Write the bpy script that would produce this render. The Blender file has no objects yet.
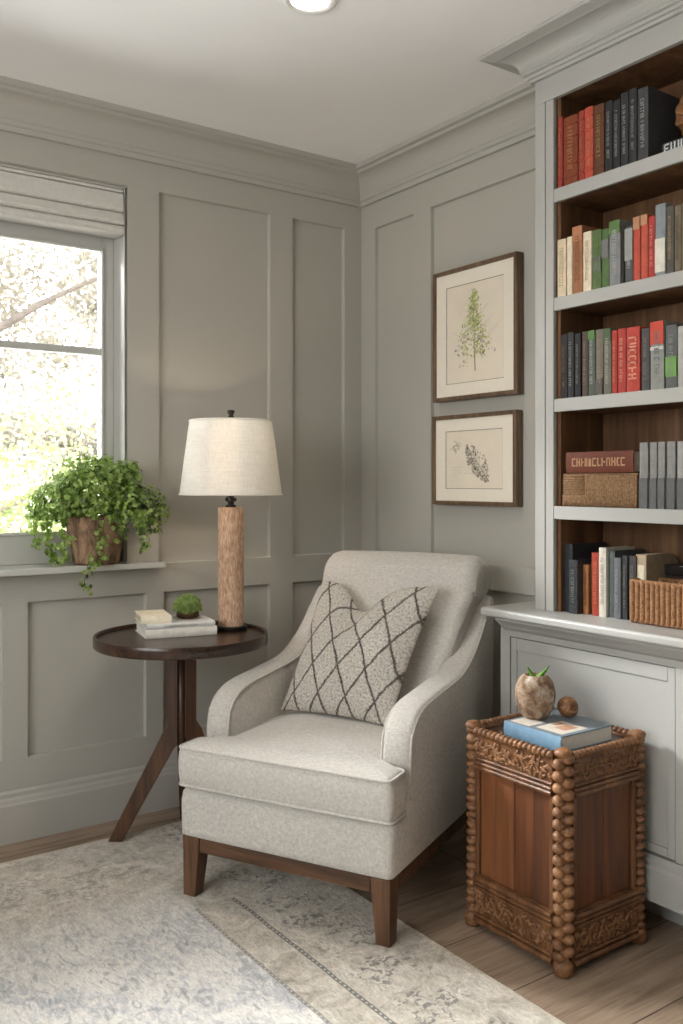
import bpy, bmesh, math, random
from mathutils import Vector, Matrix, noise as mnoise
random.seed(11)
SC = bpy.context.scene
COL = SC.collection
PI = math.pi

# ------------------------------------------------------------------ materials
def lin(c, a=1.0):
    out = []
    for v in c:
        v /= 255.0
        out.append(v / 12.92 if v <= 0.04045 else ((v + 0.055) / 1.055) ** 2.4)
    return (out[0], out[1], out[2], a)

class NT:
    def __init__(s, m):
        s.m = m; s.t = m.node_tree; s.n = s.t.nodes; s.l = s.t.links
    def add(s, kind, **kw):
        n = s.n.new(kind)
        for k, v in kw.items():
            setattr(n, k, v)
        return n
    def link(s, a, b): s.l.new(a, b)
    def coords(s, scale=(1, 1, 1), rot=(0, 0, 0), loc=(0, 0, 0), which='Object'):
        tc = s.add('ShaderNodeTexCoord'); mp = s.add('ShaderNodeMapping')
        mp.inputs['Scale'].default_value = scale; mp.inputs['Rotation'].default_value = rot; mp.inputs['Location'].default_value = loc
        s.link(tc.outputs[which], mp.inputs['Vector'])
        return mp.outputs['Vector']
    def noise(s, vec, scale, detail=3, rough=.55, dist=0):
        n = s.add('ShaderNodeTexNoise')
        n.inputs['Scale'].default_value = scale; n.inputs['Detail'].default_value = detail
        n.inputs['Roughness'].default_value = rough; n.inputs['Distortion'].default_value = dist
        if vec is not None: s.link(vec, n.inputs['Vector'])
        return n.outputs['Fac']
    def ramp(s, fac, stops, interp='LINEAR'):
        r = s.add('ShaderNodeValToRGB'); e = r.color_ramp.elements
        r.color_ramp.interpolation = interp
        while len(e) < len(stops): e.new(0.5)
        for k, (p, c) in zip(e, stops):
            k.position = p
            k.color = c if len(c) == 4 else (*c, 1)
        s.link(fac, r.inputs['Fac'])
        return r.outputs['Color']
    def math(s, op, a, b=None, c=None, clamp=False):
        n = s.add('ShaderNodeMath', operation=op, use_clamp=clamp)
        for i, v in enumerate((a, b, c)):
            if v is None: continue
            if isinstance(v, (int, float)): n.inputs[i].default_value = v
            else: s.link(v, n.inputs[i])
        return n.outputs[0]
    def mix(s, fac, a, b, blend='MIX'):
        n = s.add('ShaderNodeMix', data_type='RGBA', blend_type=blend)
        for key, v in (('Factor', fac), ('A', a), ('B', b)):
            sock = [i for i in n.inputs if i.name == key and i.enabled][0] if key == 'Factor' else [i for i in n.inputs if i.name == key and i.type == 'RGBA'][0]
            if isinstance(v, (int, float)): sock.default_value = v
            elif isinstance(v, tuple): sock.default_value = v
            else: s.link(v, sock)
        return [o for o in n.outputs if o.type == 'RGBA'][0]
    def bump(s, h, strength, dist):
        b = s.add('ShaderNodeBump'); b.inputs['Strength'].default_value = strength; b.inputs['Distance'].default_value = dist
        s.link(h, b.inputs['Height'])
        return b.outputs['Normal']

def base(name, rough=.6, spec=.4):
    m = bpy.data.materials.new(name); m.use_nodes = True
    t = NT(m); b = t.n['Principled BSDF']
    b.inputs['Roughness'].default_value = rough
    b.inputs['Specular IOR Level'].default_value = spec
    return m, t, b

def m_plain(name, c, rough=.6, spec=.4, var=.06, scale=30, bump=0, bscale=200, metal=0, bd=.001):
    m, t, b = base(name, rough, spec)
    v = t.coords()
    c0 = lin(c); f = t.noise(v, scale, 3)
    lo = tuple(x * (1 - var) for x in c0[:3]); hi = tuple(min(1, x * (1 + var)) for x in c0[:3])
    t.link(t.ramp(f, [(.3, lo), (.7, hi)]), b.inputs['Base Color'])
    b.inputs['Metallic'].default_value = metal
    if bump:
        t.link(t.bump(t.noise(v, bscale, 2), bump, bd), b.inputs['Normal'])
    return m

def m_wood(name, c1, c2, c3, axis='z', scale=1.0, rough=.45, spec=.4, bump=.15, fine=1.0):
    m, t, b = base(name, rough, spec)
    s = {'x': (.9, 14, 14), 'y': (14, .9, 14), 'z': (14, 14, .9)}[axis]
    v = t.coords(tuple(k * scale for k in s))
    f1 = t.noise(v, 1.6, 5, .6, .8)
    v2 = t.coords(tuple(k * scale * 5 for k in s))
    f2 = t.noise(v2, 2.0, 3, .6, .2)
    col = t.ramp(f1, [(.28, lin(c1)), (.5, lin(c2)), (.74, lin(c3))])
    dark = t.ramp(f2, [(.3, (.62, .60, .58, 1)), (.6, (1, 1, 1, 1))])
    t.link(t.mix(.75 * fine, col, dark, 'MULTIPLY'), b.inputs['Base Color'])
    t.link(t.bump(f2, bump, .002), b.inputs['Normal'])
    return m

def m_fabric(name, c, var=.16, scale=1.0, bump=.5, sheen=.25):
    m, t, b = base(name, .95, .1)
    va = t.coords((420 * scale, 60 * scale, 60 * scale)); vb = t.coords((60 * scale, 60 * scale, 420 * scale)); vc = t.coords((60*scale, 420*scale, 60*scale))
    fa = t.noise(va, 1, 2); fb = t.noise(vb, 1, 2); fc = t.noise(vc, 1, 2)
    s = t.math('ADD', t.math('ADD', fa, fb), fc)
    s = t.math('MULTIPLY', s, 1 / 3)
    big = t.noise(t.coords(), 7, 3)
    s2 = t.math('ADD', t.math('MULTIPLY', s, .94), t.math('MULTIPLY', big, .06))
    c0 = lin(c)
    lo = tuple(x * (1 - var * 1.5) for x in c0[:3]); hi = tuple(min(1, x * (1 + var)) for x in c0[:3])
    t.link(t.ramp(s2, [(.38, lo), (.62, hi)]), b.inputs['Base Color'])
    b.inputs['Sheen Weight'].default_value = sheen
    t.link(t.bump(s, bump, .0012), b.inputs['Normal'])
    return m

M = {}
M['paint'] = m_plain('greige_wall_paint', (174, 171, 162), .5, .35, .015, 3, .04, 90)
M['trim'] = m_plain('greige_trim_paint', (175, 172, 164), .42, .35, .012, 3)
M['cab'] = m_plain('pale_grey_cabinet_paint', (166, 165, 160), .36, .4, .012, 3)
M['ceil'] = m_plain('ceiling_paint', (242, 241, 240), .9, .1, .01, 4, .06, 120)
M['sash'] = m_plain('window_paint', (188, 187, 182), .4, .4, .012, 4)
M['shade_blind'] = m_fabric('blind_fabric', (206, 203, 196), .05, .6, .2)
M['linen'] = m_fabric('oatmeal_linen', (194, 189, 181), .17, 1.5)
M['legwood'] = m_wood('walnut_leg', (62, 42, 28), (92, 64, 44), (118, 84, 58), 'z', 1.2)
M['railwood'] = m_wood('walnut_rail', (62, 42, 28), (92, 64, 44), (118, 84, 58), 'x', 1.2)
M['tablewood'] = m_wood('espresso_wood', (40, 26, 18), (58, 39, 27), (80, 54, 36), 'x', 1.0, .26, .55, .05)
M['tablelegwood'] = m_wood('espresso_leg_wood', (54, 35, 24), (78, 52, 35), (104, 71, 48), 'z', 1.0, .38, .5, .08)
M['shelfwood'] = m_wood('dark_oak_lining', (66, 44, 28), (98, 69, 45), (128, 94, 62), 'z', .5, .55, .3)
M['chestwood'] = m_wood('carved_walnut', (64, 39, 23), (106, 70, 43), (142, 100, 64), 'z', .9, .4, .45)
M['chestcarve'] = m_wood('carved_relief_walnut', (84, 54, 32), (128, 88, 56), (166, 122, 82), 'x', 1.6, .5, .4)
M['chestpanel'] = m_wood('reddish_panel_wood', (66, 37, 21), (110, 65, 38), (140, 90, 55), 'z', .42, .42, .45, .12)
def m_lampwood():
    m, t, b = base('textured_lamp_wood', .75, .2)
    f = t.noise(t.coords((150, 150, 34)), 1, 4, .7, .3)
    g = t.noise(t.coords((12, 12, 5)), 1, 3)
    c = t.ramp(f, [(.30, lin((148, 114, 90))), (.48, lin((198, 162, 134))), (.66, lin((228, 200, 174)))])
    c = t.mix(.5, c, t.ramp(g, [(.35, (.78, .74, .70, 1)), (.6, (1, 1, 1, 1))]), 'MULTIPLY')
    t.link(c, b.inputs['Base Color']); t.link(t.bump(f, .7, .003), b.inputs['Normal'])
    return m
M['lampwood'] = m_lampwood()
M['bronze'] = m_plain('dark_bronze', (40, 36, 32), .4, .5, .15, 30, metal=.6)
M['black'] = m_plain('black_plastic', (26, 25, 25), .4, .4)
M['page'] = m_plain('book_pages', (206, 194, 170), .9, .1, .12, 60)
M['white_page'] = m_plain('white_pages', (224, 220, 210), .9, .1, .06, 60)
M['frame'] = m_wood('dark_picture_frame', (78, 60, 45), (106, 84, 64), (130, 106, 82), 'z', 2, .4)
M['mat'] = m_plain('cream_mat_board', (232, 224, 208), .9, .1, .015, 40)
M['art'] = m_plain('aged_paper', (228, 217, 198), .9, .1, .03, 12)
M['ink'] = m_plain('grey_ink', (112, 106, 98), .9, .1)
M['inkpale'] = m_plain('pale_ink', (176, 166, 150), .9, .1)
M['inkdark'] = m_plain('dark_ink', (66, 60, 54), .9, .1)
M['dabg'] = m_plain('green_dab', (150, 172, 84), .9, .1)
M['daby'] = m_plain('yellow_green_dab', (190, 196, 118), .9, .1)
M['dabo'] = m_plain('ochre_dab', (196, 164, 110), .9, .1)
M['soil'] = m_plain('soil', (52, 40, 30), .95, .1, .3, 60, .6, 80, bd=.01)
M['stem'] = m_plain('green_stem', (92, 110, 56), .7, .2)
M['bark'] = m_plain('branch_bark', (72, 66, 60), .9, .1, .25, 12, .5, 20, bd=.02)
M['white_ceramic'] = m_plain('white_enamel', (235, 234, 230), .35, .5, .01)

def m_leaf(name, c1, c2, c3, transl=.35, scale=9):
    m, t, b = base(name, .5, .35)
    v = t.coords()
    f = t.noise(v, scale, 4, .7)
    col = t.ramp(f, [(.3, lin(c1)), (.5, lin(c2)), (.7, lin(c3))])
    t.link(col, b.inputs['Base Color'])
    tr = t.add('ShaderNodeBsdfTranslucent'); t.link(col, tr.inputs['Color'])
    mx = t.add('ShaderNodeMixShader'); mx.inputs[0].default_value = transl
    out = t.n['Material Output']
    t.link(b.outputs[0], mx.inputs[1]); t.link(tr.outputs[0], mx.inputs[2]); t.link(mx.outputs[0], out.inputs['Surface'])
    return m
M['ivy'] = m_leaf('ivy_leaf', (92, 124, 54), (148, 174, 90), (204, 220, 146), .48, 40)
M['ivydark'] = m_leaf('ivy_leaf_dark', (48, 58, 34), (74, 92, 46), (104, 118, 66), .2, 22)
M['succ'] = m_leaf('succulent_leaf', (88, 112, 54), (132, 154, 84), (176, 192, 122), .2, 60)
M['sprout'] = m_leaf('sprout_leaf', (84, 136, 52), (128, 178, 80), (164, 204, 112), .35, 30)
M['tree_a'] = m_leaf('tree_leaf_pale', (98, 94, 80), (122, 118, 103), (146, 142, 130), .4, 1.2)
M['tree_b'] = m_leaf('tree_leaf_green', (84, 96, 50), (108, 118, 70), (134, 140, 98), .4, 1.4)
M['tree_c'] = m_leaf('tree_leaf_cream', (96, 90, 76), (122, 116, 102), (148, 143, 131), .4, 1.0)
M['pale_ground'] = m_plain('bounce_ground', (226, 224, 220), .95, .1, .2, 3)  # unseen ground, whitened to bounce light up onto the ceiling

# linen lampshade: translucent cloth
def m_shade():
    m, t, b = base('lampshade_linen', .95, .05)
    va = t.coords((30, 30, 900)); vb = t.coords((700, 700, 20))
    s = t.math('ADD', t.noise(va, .5, 2), t.noise(vb, .5, 2))
    s = t.math('MULTIPLY', s, .5)
    col = t.ramp(s, [(.35, lin((232, 228, 219))), (.65, lin((250, 248, 243)))])
    t.link(col, b.inputs['Base Color']); t.link(t.bump(s, .3, .001), b.inputs['Normal'])
    tr = t.add('ShaderNodeBsdfTranslucent'); t.link(col, tr.inputs['Color'])
    mx = t.add('ShaderNodeMixShader'); mx.inputs[0].default_value = .4
    t.link(b.outputs[0], mx.inputs[1]); t.link(tr.outputs[0], mx.inputs[2]); t.link(mx.outputs[0], t.n['Material Output'].inputs['Surface'])
    return m
M['lampshade'] = m_shade()

def m_emit(name, c, s):
    m = bpy.data.materials.new(name); m.use_nodes = True; t = NT(m)
    t.n.remove(t.n['Principled BSDF'])
    e = t.add('ShaderNodeEmission'); e.inputs['Color'].default_value = c; e.inputs['Strength'].default_value = s
    t.link(e.outputs[0], t.n['Material Output'].inputs['Surface'])
    return m
M['lens'] = m_emit('downlight_lens', (1, .93, .82, 1), 6)
M['bulb'] = m_emit('warm_bulb', (1, .8, .6, 1), 3)

def m_glass():
    m = bpy.data.materials.new('window_glass'); m.use_nodes = True; t = NT(m)
    t.n.remove(t.n['Principled BSDF'])
    a = t.add('ShaderNodeBsdfTransparent'); g = t.add('ShaderNodeBsdfGlossy'); g.inputs['Roughness'].default_value = .02
    fr = t.add('ShaderNodeFresnel'); fr.inputs['IOR'].default_value = 1.35
    mx = t.add('ShaderNodeMixShader')
    t.link(fr.outputs[0], mx.inputs[0]); t.link(a.outputs[0], mx.inputs[1]); t.link(g.outputs[0], mx.inputs[2])
    t.link(mx.outputs[0], t.n['Material Output'].inputs['Surface'])
    return m
M['glass'] = m_glass()

def m_floor():
    m, t, b = base('oak_plank_floor', .45, .35)
    v = t.coords((1, 1, 1), (0, 0, 0), (0.35, 1.43 + .26 * 20, 0))
    br = t.add('ShaderNodeTexBrick')
    br.offset = .37; br.squash = 1
    br.inputs['Scale'].default_value = 1
    br.inputs['Brick Width'].default_value = 1.7; br.inputs['Row Height'].default_value = .26
    br.inputs['Mortar Size'].default_value = .0022; br.inputs['Mortar Smooth'].default_value = .3
    br.inputs['Bias'].default_value = 0
    br.inputs['Color1'].default_value = (0, 0, 0, 1); br.inputs['Color2'].default_value = (1, 1, 1, 1); br.inputs['Mortar'].default_value = (.5, .5, .5, 1)
    t.link(v, br.inputs['Vector'])
    g = t.noise(t.coords((1.3, 16, 1)), 2.2, 6, .62, 1.2)
    g2 = t.noise(t.coords((5, 120, 1)), 1.5, 3)
    wood = t.ramp(g, [(.28, lin((124, 104, 87))), (.5, lin((156, 135, 115))), (.72, lin((180, 159, 138)))])
    tone = t.ramp(br.outputs['Color'], [(0, (.86, .85, .84, 1)), (1, (1.0, 1.0, 1.0, 1))])
    c = t.mix(1.0, wood, tone, 'MULTIPLY')
    c = t.mix(.35, c, t.ramp(g2, [(.3, (.6, .6, .6, 1)), (.6, (1, 1, 1, 1))]), 'MULTIPLY')
    kn = t.noise(t.coords((3, 7, 1)), 2.1, 1)
    c = t.mix(t.ramp(kn, [(.74, (0, 0, 0, 1)), (.80, (1, 1, 1, 1))]), c, lin((84, 66, 52)))
    c = t.mix(br.outputs['Fac'], c, lin((62, 50, 41)))
    t.link(c, b.inputs['Base Color'])
    hh = t.math('SUBTRACT', t.math('MULTIPLY', g2, .15), br.outputs['Fac'])
    t.link(t.bump(hh, .3, .002), b.inputs['Normal'])
    return m
M['floor'] = m_floor()

def m_rug():
    m, t, b = base('faded_rug_wool', 1.0, .05)
    tc = t.add('ShaderNodeTexCoord'); P = tc.outputs['Object']
    sx = t.add('ShaderNodeSeparateXYZ'); t.link(P, sx.inputs[0])
    wob = t.noise(t.coords(), 6, 3)
    X = t.math('ADD', sx.outputs['X'], t.math('MULTIPLY', t.math('SUBTRACT', wob, .5), .03))
    Y = t.math('ADD', sx.outputs['Y'], t.math('MULTIPLY', t.math('SUBTRACT', wob, .5), .03))
    sm = lambda v, a, c: t.math('SMOOTHSTEP', v, a, c) if False else t.ss(v, a, c)
    def ss(v, a, c):
        n = t.add('ShaderNodeMapRange', interpolation_type='SMOOTHSTEP'); t.link(v, n.inputs['Value'])
        n.inputs['From Min'].default_value = a; n.inputs['From Max'].default_value = c
        return n.outputs['Result']
    field = t.math('MULTIPLY', t.math('SUBTRACT', 1, ss(X, -1.25, -1.225)), t.math('SUBTRACT', 1, ss(Y, -.95, -.55)))
    n1 = t.noise(t.coords((1, 1, 1)), 5.5, 6, .68, 1.0)
    fieldc0 = t.ramp(n1, [(.34, lin((180, 180, 181))), (.47, lin((200, 199, 197))), (.56, lin((222, 218, 211))), (.7, lin((234, 230, 222)))])
    fk = t.noise(t.coords((26, 11, 1), (0, 0, .6)), 1.0, 4, .65, 2.2)
    fieldc = t.mix(t.math('MULTIPLY', ss(fk, .50, .58), .85), fieldc0, lin((228, 223, 214)))
    fieldc = t.mix(t.math('MULTIPLY', t.math('SUBTRACT', 1, ss(fk, .36, .44)), .6), fieldc, lin((146, 146, 147)))
    n2 = t.noise(t.coords((1, 1, 1)), 13, 6, .75, 1.2)
    bordc = t.ramp(n2, [(.3, lin((150, 140, 125))), (.46, lin((190, 181, 165))), (.64, lin((218, 210, 196)))])
    col = t.mix(field, bordc, fieldc)
    # worn floral motifs in the border
    vo = t.add('ShaderNodeTexVoronoi', feature='SMOOTH_F1'); vo.inputs['Scale'].default_value = 34
    nv = t.add('ShaderNodeMix', data_type='VECTOR')
    t.link(t.coords(), vo.inputs['Vector'])
    fl = t.noise(t.coords(), 9.5, 2, .5, .4)
    fl2 = t.noise(t.coords(), 52, 3, .6, .8)
    patch = t.math('MULTIPLY', ss(fl, .44, .54), ss(fl2, .50, .57))
    inb = t.math('MULTIPLY', ss(X, -1.09, -1.05), t.math('SUBTRACT', 1, ss(X, -.9, -.86)))
    inb2 = t.math('MULTIPLY', t.math('SUBTRACT', 1, ss(X, -1.25, -1.2)), t.math('MULTIPLY', t.math('SUBTRACT', 1, ss(Y, -.36, -.3)), ss(Y, -.66, -.56)))
    msk = t.math('MULTIPLY', patch, t.math('ADD', inb, t.math('MULTIPLY', inb2, .6), clamp=True))
    col = t.mix(t.math('MULTIPLY', msk, .8), col, lin((104, 100, 95)))
    # tiny sparse motifs in the field
    vo2 = t.add('ShaderNodeTexVoronoi'); vo2.inputs['Scale'].default_value = 6.5
    t.link(t.coords(), vo2.inputs['Vector'])
    spot = t.math('MULTIPLY', t.math('SUBTRACT', 1, ss(vo2.outputs['Distance'], .05, .11)), field)
    col = t.mix(t.math('MULTIPLY', spot, .55), col, lin((120, 122, 124)))
    # two beaded dark lines
    dash = t.math('SINE', t.math('MULTIPLY', sx.outputs['Y'], 340))
    for xc, w, k in ((-1.112, .0075, .85), (-1.236, .006, .65)):
        d = t.math('ABSOLUTE', t.math('SUBTRACT', t.math('ADD', sx.outputs['X'], t.math('MULTIPLY', t.math('SUBTRACT', wob, .5), .012)), xc))
        on = t.math('MULTIPLY', t.math('SUBTRACT', 1, ss(d, w * .7, w)), t.math('SUBTRACT', 1, ss(sx.outputs['Y'], -.85, -.84)))
        col = t.mix(t.math('MULTIPLY', on, k), col, lin((88, 86, 82)))
        dot = t.math('MULTIPLY', t.math('MULTIPLY', t.math('SUBTRACT', 1, ss(d, w * .25, w * .5)), ss(dash, .0, .4)), on)
        col = t.mix(t.math('MULTIPLY', dot, .8), col, lin((205, 198, 184)))
    edge = t.math('MAXIMUM', ss(sx.outputs['X'], -.80, -.797), ss(sx.outputs['Y'], -.2, -.197))
    col = t.mix(t.math('MULTIPLY', edge, .6), col, lin((196, 184, 162)))
    fz = t.noise(t.coords((1, 1, 1)), 160, 2)
    fz2 = t.noise(t.coords((90, 45, 45), (0, 0, .5)), 1, 3, .6, .8)
    col = t.mix(.5, col, t.ramp(fz2, [(.3, (.5, .5, .5, 1)), (.56, (1, 1, 1, 1))]), 'MULTIPLY')
    t.link(col, b.inputs['Base Color'])
    big = t.noise(t.coords(), 26, 4, .7)
    hh = t.math('ADD', t.math('ADD', t.math('MULTIPLY', fz, .35), t.math('MULTIPLY', fz2, .5)), t.math('MULTIPLY', big, .7))
    t.link(t.bump(hh, .75, .008), b.inputs['Normal'])
    b.inputs['Sheen Weight'].default_value = .3
    return m
M['rug'] = m_rug()

def m_pillow():
    m, t, b = base('boucle_pillow', 1.0, .05)
    tc = t.add('ShaderNodeTexCoord'); sx = t.add('ShaderNodeSeparateXYZ'); t.link(tc.outputs['UV'], sx.inputs[0])
    nz = t.noise(t.coords((1, 1, 1), which='UV'), 9, 3)
    nz2 = t.noise(t.coords((1, 1, 1), which='UV'), 60, 3, .7)
    wob = t.math('ADD', t.math('MULTIPLY', t.math('SUBTRACT', nz, .5), .16), t.math('MULTIPLY', t.math('SUBTRACT', nz2, .5), .16))
    U = t.math('ADD', t.math('MULTIPLY', sx.outputs['X'], 2.1), .3); V = t.math('ADD', t.math('MULTIPLY', sx.outputs['Y'], 1.3), .1)
    def line(a):
        fr = t.math('FRACT', t.math('ADD', a, wob))
        return t.math('ABSOLUTE', t.math('SUBTRACT', fr, .5))
    d = t.math('MINIMUM', line(t.math('MULTIPLY', t.math('ADD', U, V), 1.9)), line(t.math('MULTIPLY', t.math('SUBTRACT', U, V), 1.9)))
    mr = t.add('ShaderNodeMapRange', interpolation_type='SMOOTHSTEP'); t.link(d, mr.inputs['Value'])
    mr.inputs['From Min'].default_value = .01; mr.inputs['From Max'].default_value = .06
    L = mr.outputs['Result']
    tuft = t.noise(t.coords((1, 1, 1), which='UV'), 62, 3, .65)
    c = t.ramp(tuft, [(.30, lin((158, 150, 139))), (.45, lin((206, 199, 188))), (.64, lin((232, 227, 218)))])
    c = t.mix(L, lin((108, 102, 94)), c)
    t.link(c, b.inputs['Base Color'])
    hh = t.math('ADD', t.math('MULTIPLY', tuft, 1.0), t.math('MULTIPLY', L, .35))
    t.link(t.bump(hh, 1.0, .014), b.inputs['Normal'])
    return m
M['pillow'] = m_pillow()

def m_stone():
    m, t, b = base('mottled_stoneware', .75, .25)
    f = t.noise(t.coords(), 26, 5, .7, .5)
    t.link(t.ramp(f, [(.32, lin((78, 58, 43))), (.45, lin((122, 97, 75))), (.55, lin((154, 134, 113))), (.68, lin((192, 184, 174)))]), b.inputs['Base Color'])
    t.link(t.bump(t.noise(t.coords(), 60, 4), .6, .006), b.inputs['Normal'])
    return m
M['stone'] = m_stone()
M['ballwood'] = m_wood('burl_ball', (70, 44, 28), (134, 92, 60), (190, 150, 112), 'x', 3, .4)

def m_pot():
    m, t, b = base('bark_pot', .85, .2)
    f = t.noise(t.coords((9, 9, 2.2)), 3, 5, .65, 1.0)
    c = t.ramp(f, [(.3, lin((70, 52, 40))), (.48, lin((122, 98, 78))), (.62, lin((160, 130, 104))), (.76, lin((134, 98, 72)))])
    kn = t.noise(t.coords((5, 5, 5)), 2.6, 1)
    c = t.mix(t.ramp(kn, [(.66, (0, 0, 0, 1)), (.76, (1, 1, 1, 1))]), c, lin((58, 44, 36)))
    t.link(c, b.inputs['Base Color'])
    t.link(t.bump(f, .7, .008), b.inputs['Normal'])
    return m
M['pot'] = m_pot()

def m_wicker(name, c1, c2):
    m, t, b = base(name, .8, .2)
    f = t.noise(t.coords((90, 90, 90)), 1.6, 3, .6)
    t.link(t.ramp(f, [(.32, lin(c1)), (.66, lin(c2))]), b.inputs['Base Color'])
    return m
M['wicker'] = m_wicker('wicker_brown', (108, 74, 49), (156, 116, 82))
M['wicker2'] = m_wicker('woven_box_brown', (112, 86, 62), (160, 128, 96))

_mc = {}
def cm(c, rough=.6, spec=.3, var=.12, scale=45):
    k = (c, rough)
    if k not in _mc:
        _mc[k] = m_plain('cloth_%d_%d_%d' % c, c, rough, spec, var, scale, .25, 300)
    return _mc[k]

# ------------------------------------------------------------------ mesh helpers
def obj(name, bm, m, parent=None, smooth=False, bevel=0, seg=2, subs=0, label=None, loc=None, angle=None):
    me = bpy.data.meshes.new(name)
    bm.normal_update()
    bm.to_mesh(me); bm.free()
    o = bpy.data.objects.new(name, me); COL.objects.link(o)
    for mm in (m if isinstance(m, (list, tuple)) else [m]):
        me.materials.append(mm)
    if smooth:
        for p in me.polygons: p.use_smooth = True
    if parent: o.parent = parent
    if loc: o.location = loc
    if bevel:
        b = o.modifiers.new('bevel', 'BEVEL'); b.width = bevel; b.segments = seg; b.limit_method = 'ANGLE'; b.angle_limit = math.radians(40)
        b.harden_normals = False
        for p in me.polygons: p.use_smooth = True
        w = o.modifiers.new('wn', 'WEIGHTED_NORMAL'); w.keep_sharp = True
    if subs:
        s = o.modifiers.new('sub', 'SUBSURF'); s.levels = subs; s.render_levels = subs
    if label: o['label'] = label
    return o

def tag(o, label, cat, group=None):
    o['label'] = label; o['category'] = cat
    if group: o['group'] = group
    return o

def struct(o):
    o['kind'] = 'structure'; return o

def thing(name, label, cat, loc=(0, 0, 0), rz=0, group=None):
    o = bpy.data.objects.new(name, None); COL.objects.link(o)
    o.location = loc; o.rotation_euler = (0, 0, rz); o.empty_display_size = .1
    return tag(o, label, cat, group)

def NB(): return bmesh.new()

def box(bm, a, b, mi=0, mat=None):
    x0, y0, z0 = (min(a[i], b[i]) for i in range(3)); x1, y1, z1 = (max(a[i], b[i]) for i in range(3))
    co = [(x0, y0, z0), (x1, y0, z0), (x1, y1, z0), (x0, y1, z0), (x0, y0, z1), (x1, y0, z1), (x1, y1, z1), (x0, y1, z1)]
    if mat: co = [mat @ Vector(c) for c in co]
    v = [bm.verts.new(c) for c in co]
    for f in ((0, 3, 2, 1), (4, 5, 6, 7), (0, 1, 5, 4), (1, 2, 6, 5), (2, 3, 7, 6), (3, 0, 4, 7)):
        bm.faces.new([v[i] for i in f]).material_index = mi
    return v

def rings(bm, rs, cap=True, close=True, mi=0, loop=False):
    """loft a list of equal-length point rings"""
    vs = [[bm.verts.new(p) for p in r] for r in rs]
    n = len(vs[0])
    pairs = list(zip(vs[:-1], vs[1:]))
    if loop: pairs.append((vs[-1], vs[0]))
    for a, b in pairs:
        for i in range(n if close else n - 1):
            j = (i + 1) % n
            f = bm.faces.new((a[i], a[j], b[j], b[i])); f.material_index = mi
    if cap and not loop:
        bm.faces.new(list(reversed(vs[0]))).material_index = mi
        bm.faces.new(vs[-1]).material_index = mi
    return vs

def lathe(bm, prof, c=(0, 0, 0), seg=32, cap=True, mi=0):
    rs = []
    for r, z in prof:
        rs.append([(c[0] + r * math.cos(2 * PI * k / seg), c[1] + r * math.sin(2 * PI * k / seg), c[2] + z) for k in range(seg)])
    return rings(bm, rs, cap, True, mi)

def tube(bm, path, r, seg=8, closed=False, mi=0):
    P = [Vector(p) for p in path]; n = len(P)
    rad = r if isinstance(r, (list, tuple)) else [r] * n
    rs = []; up = None
    for i in range(n):
        if closed: t = P[(i + 1) % n] - P[i - 1]
        else: t = P[min(i + 1, n - 1)] - P[max(i - 1, 0)]
        t.normalize()
        if up is None:
            up = Vector((0, 0, 1)) if abs(t.z) < .9 else Vector((1, 0, 0))
        s = t.cross(up).normalized(); up = s.cross(t).normalized()
        rs.append([P[i] + (s * math.cos(2 * PI * k / seg) + up * math.sin(2 * PI * k / seg)) * rad[i] for k in range(seg)])
    rings(bm, rs, cap=not closed, loop=closed, mi=mi)

def prism(bm, poly, a, b, axis='x', mi=0):
    """extrude a 2D polygon along an axis. x: poly=(y,z); y: (x,z); z: (x,y)"""
    def P(p, t):
        return {'x': (t, p[0], p[1]), 'y': (p[0], t, p[1]), 'z': (p[0], p[1], t)}[axis]
    rings(bm, [[P(p, a) for p in poly], [P(p, b) for p in poly]], mi=mi)
    bmesh.ops.recalc_face_normals(bm, faces=bm.faces[:])

def ball(bm, c, r, seg=12, rg=8, mat=None, mi=0):
    """ellipsoid; r a number or triple"""
    if not isinstance(r, (tuple, list)): r = (r, r, r)
    mt = Matrix.Translation(c) @ (mat or Matrix()) @ Matrix.Diagonal((*r, 1))
    res = bmesh.ops.create_uvsphere(bm, u_segments=seg, v_segments=rg, radius=1, matrix=mt)
    if mi:
        fs = set(f for v in res['verts'] for f in v.link_faces)
        for f in fs: f.material_index = mi

def roundpoly(pts, r, n=5):
    out = []; N = len(pts)
    for i in range(N):
        p0, p1, p2 = Vector(pts[i - 1]), Vector(pts[i]), Vector(pts[(i + 1) % N])
        rr = r[i] if isinstance(r, (list, tuple)) else r
        a = (p0 - p1); b = (p2 - p1)
        d = min(rr, a.length * .45, b.length * .45)
        s, e = p1 + a.normalized() * d, p1 + b.normalized() * d
        for k in range(n + 1):
            t = k / n
            out.append(tuple((1 - t) ** 2 * s + 2 * t * (1 - t) * p1 + t * t * e))
    return out

def inset(poly, d):
    """move a ccw polygon inwards by d"""
    N = len(poly); out = []
    for i in range(N):
        p0, p1, p2 = Vector(poly[i - 1]), Vector(poly[i]), Vector(poly[(i + 1) % N])
        e1 = (p1 - p0).normalized(); e2 = (p2 - p1).normalized()
        n = Vector((-e1.y - e2.y, e1.x + e2.x))
        if n.length < 1e-6: n = Vector((-e1.y, e1.x))
        n.normalize()
        k = max(.4, n.dot(Vector((-e1.y, e1.x))))
        out.append(tuple(p1 + n * d / k))
    return out

def catmull(pts, n=8):
    P = [Vector(p) for p in pts]; out = []
    for i in range(len(P) - 1):
        p0 = P[max(i - 1, 0)]; p1 = P[i]; p2 = P[i + 1]; p3 = P[min(i + 2, len(P) - 1)]
        for k in range(n):
            t = k / n
            out.append(.5 * ((2 * p1) + (p2 - p0) * t + (2 * p0 - 5 * p1 + 4 * p2 - p3) * t * t + (3 * p1 - p0 - 3 * p2 + p3) * t ** 3))
    out.append(P[-1])
    return [tuple(p) for p in out]

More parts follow.
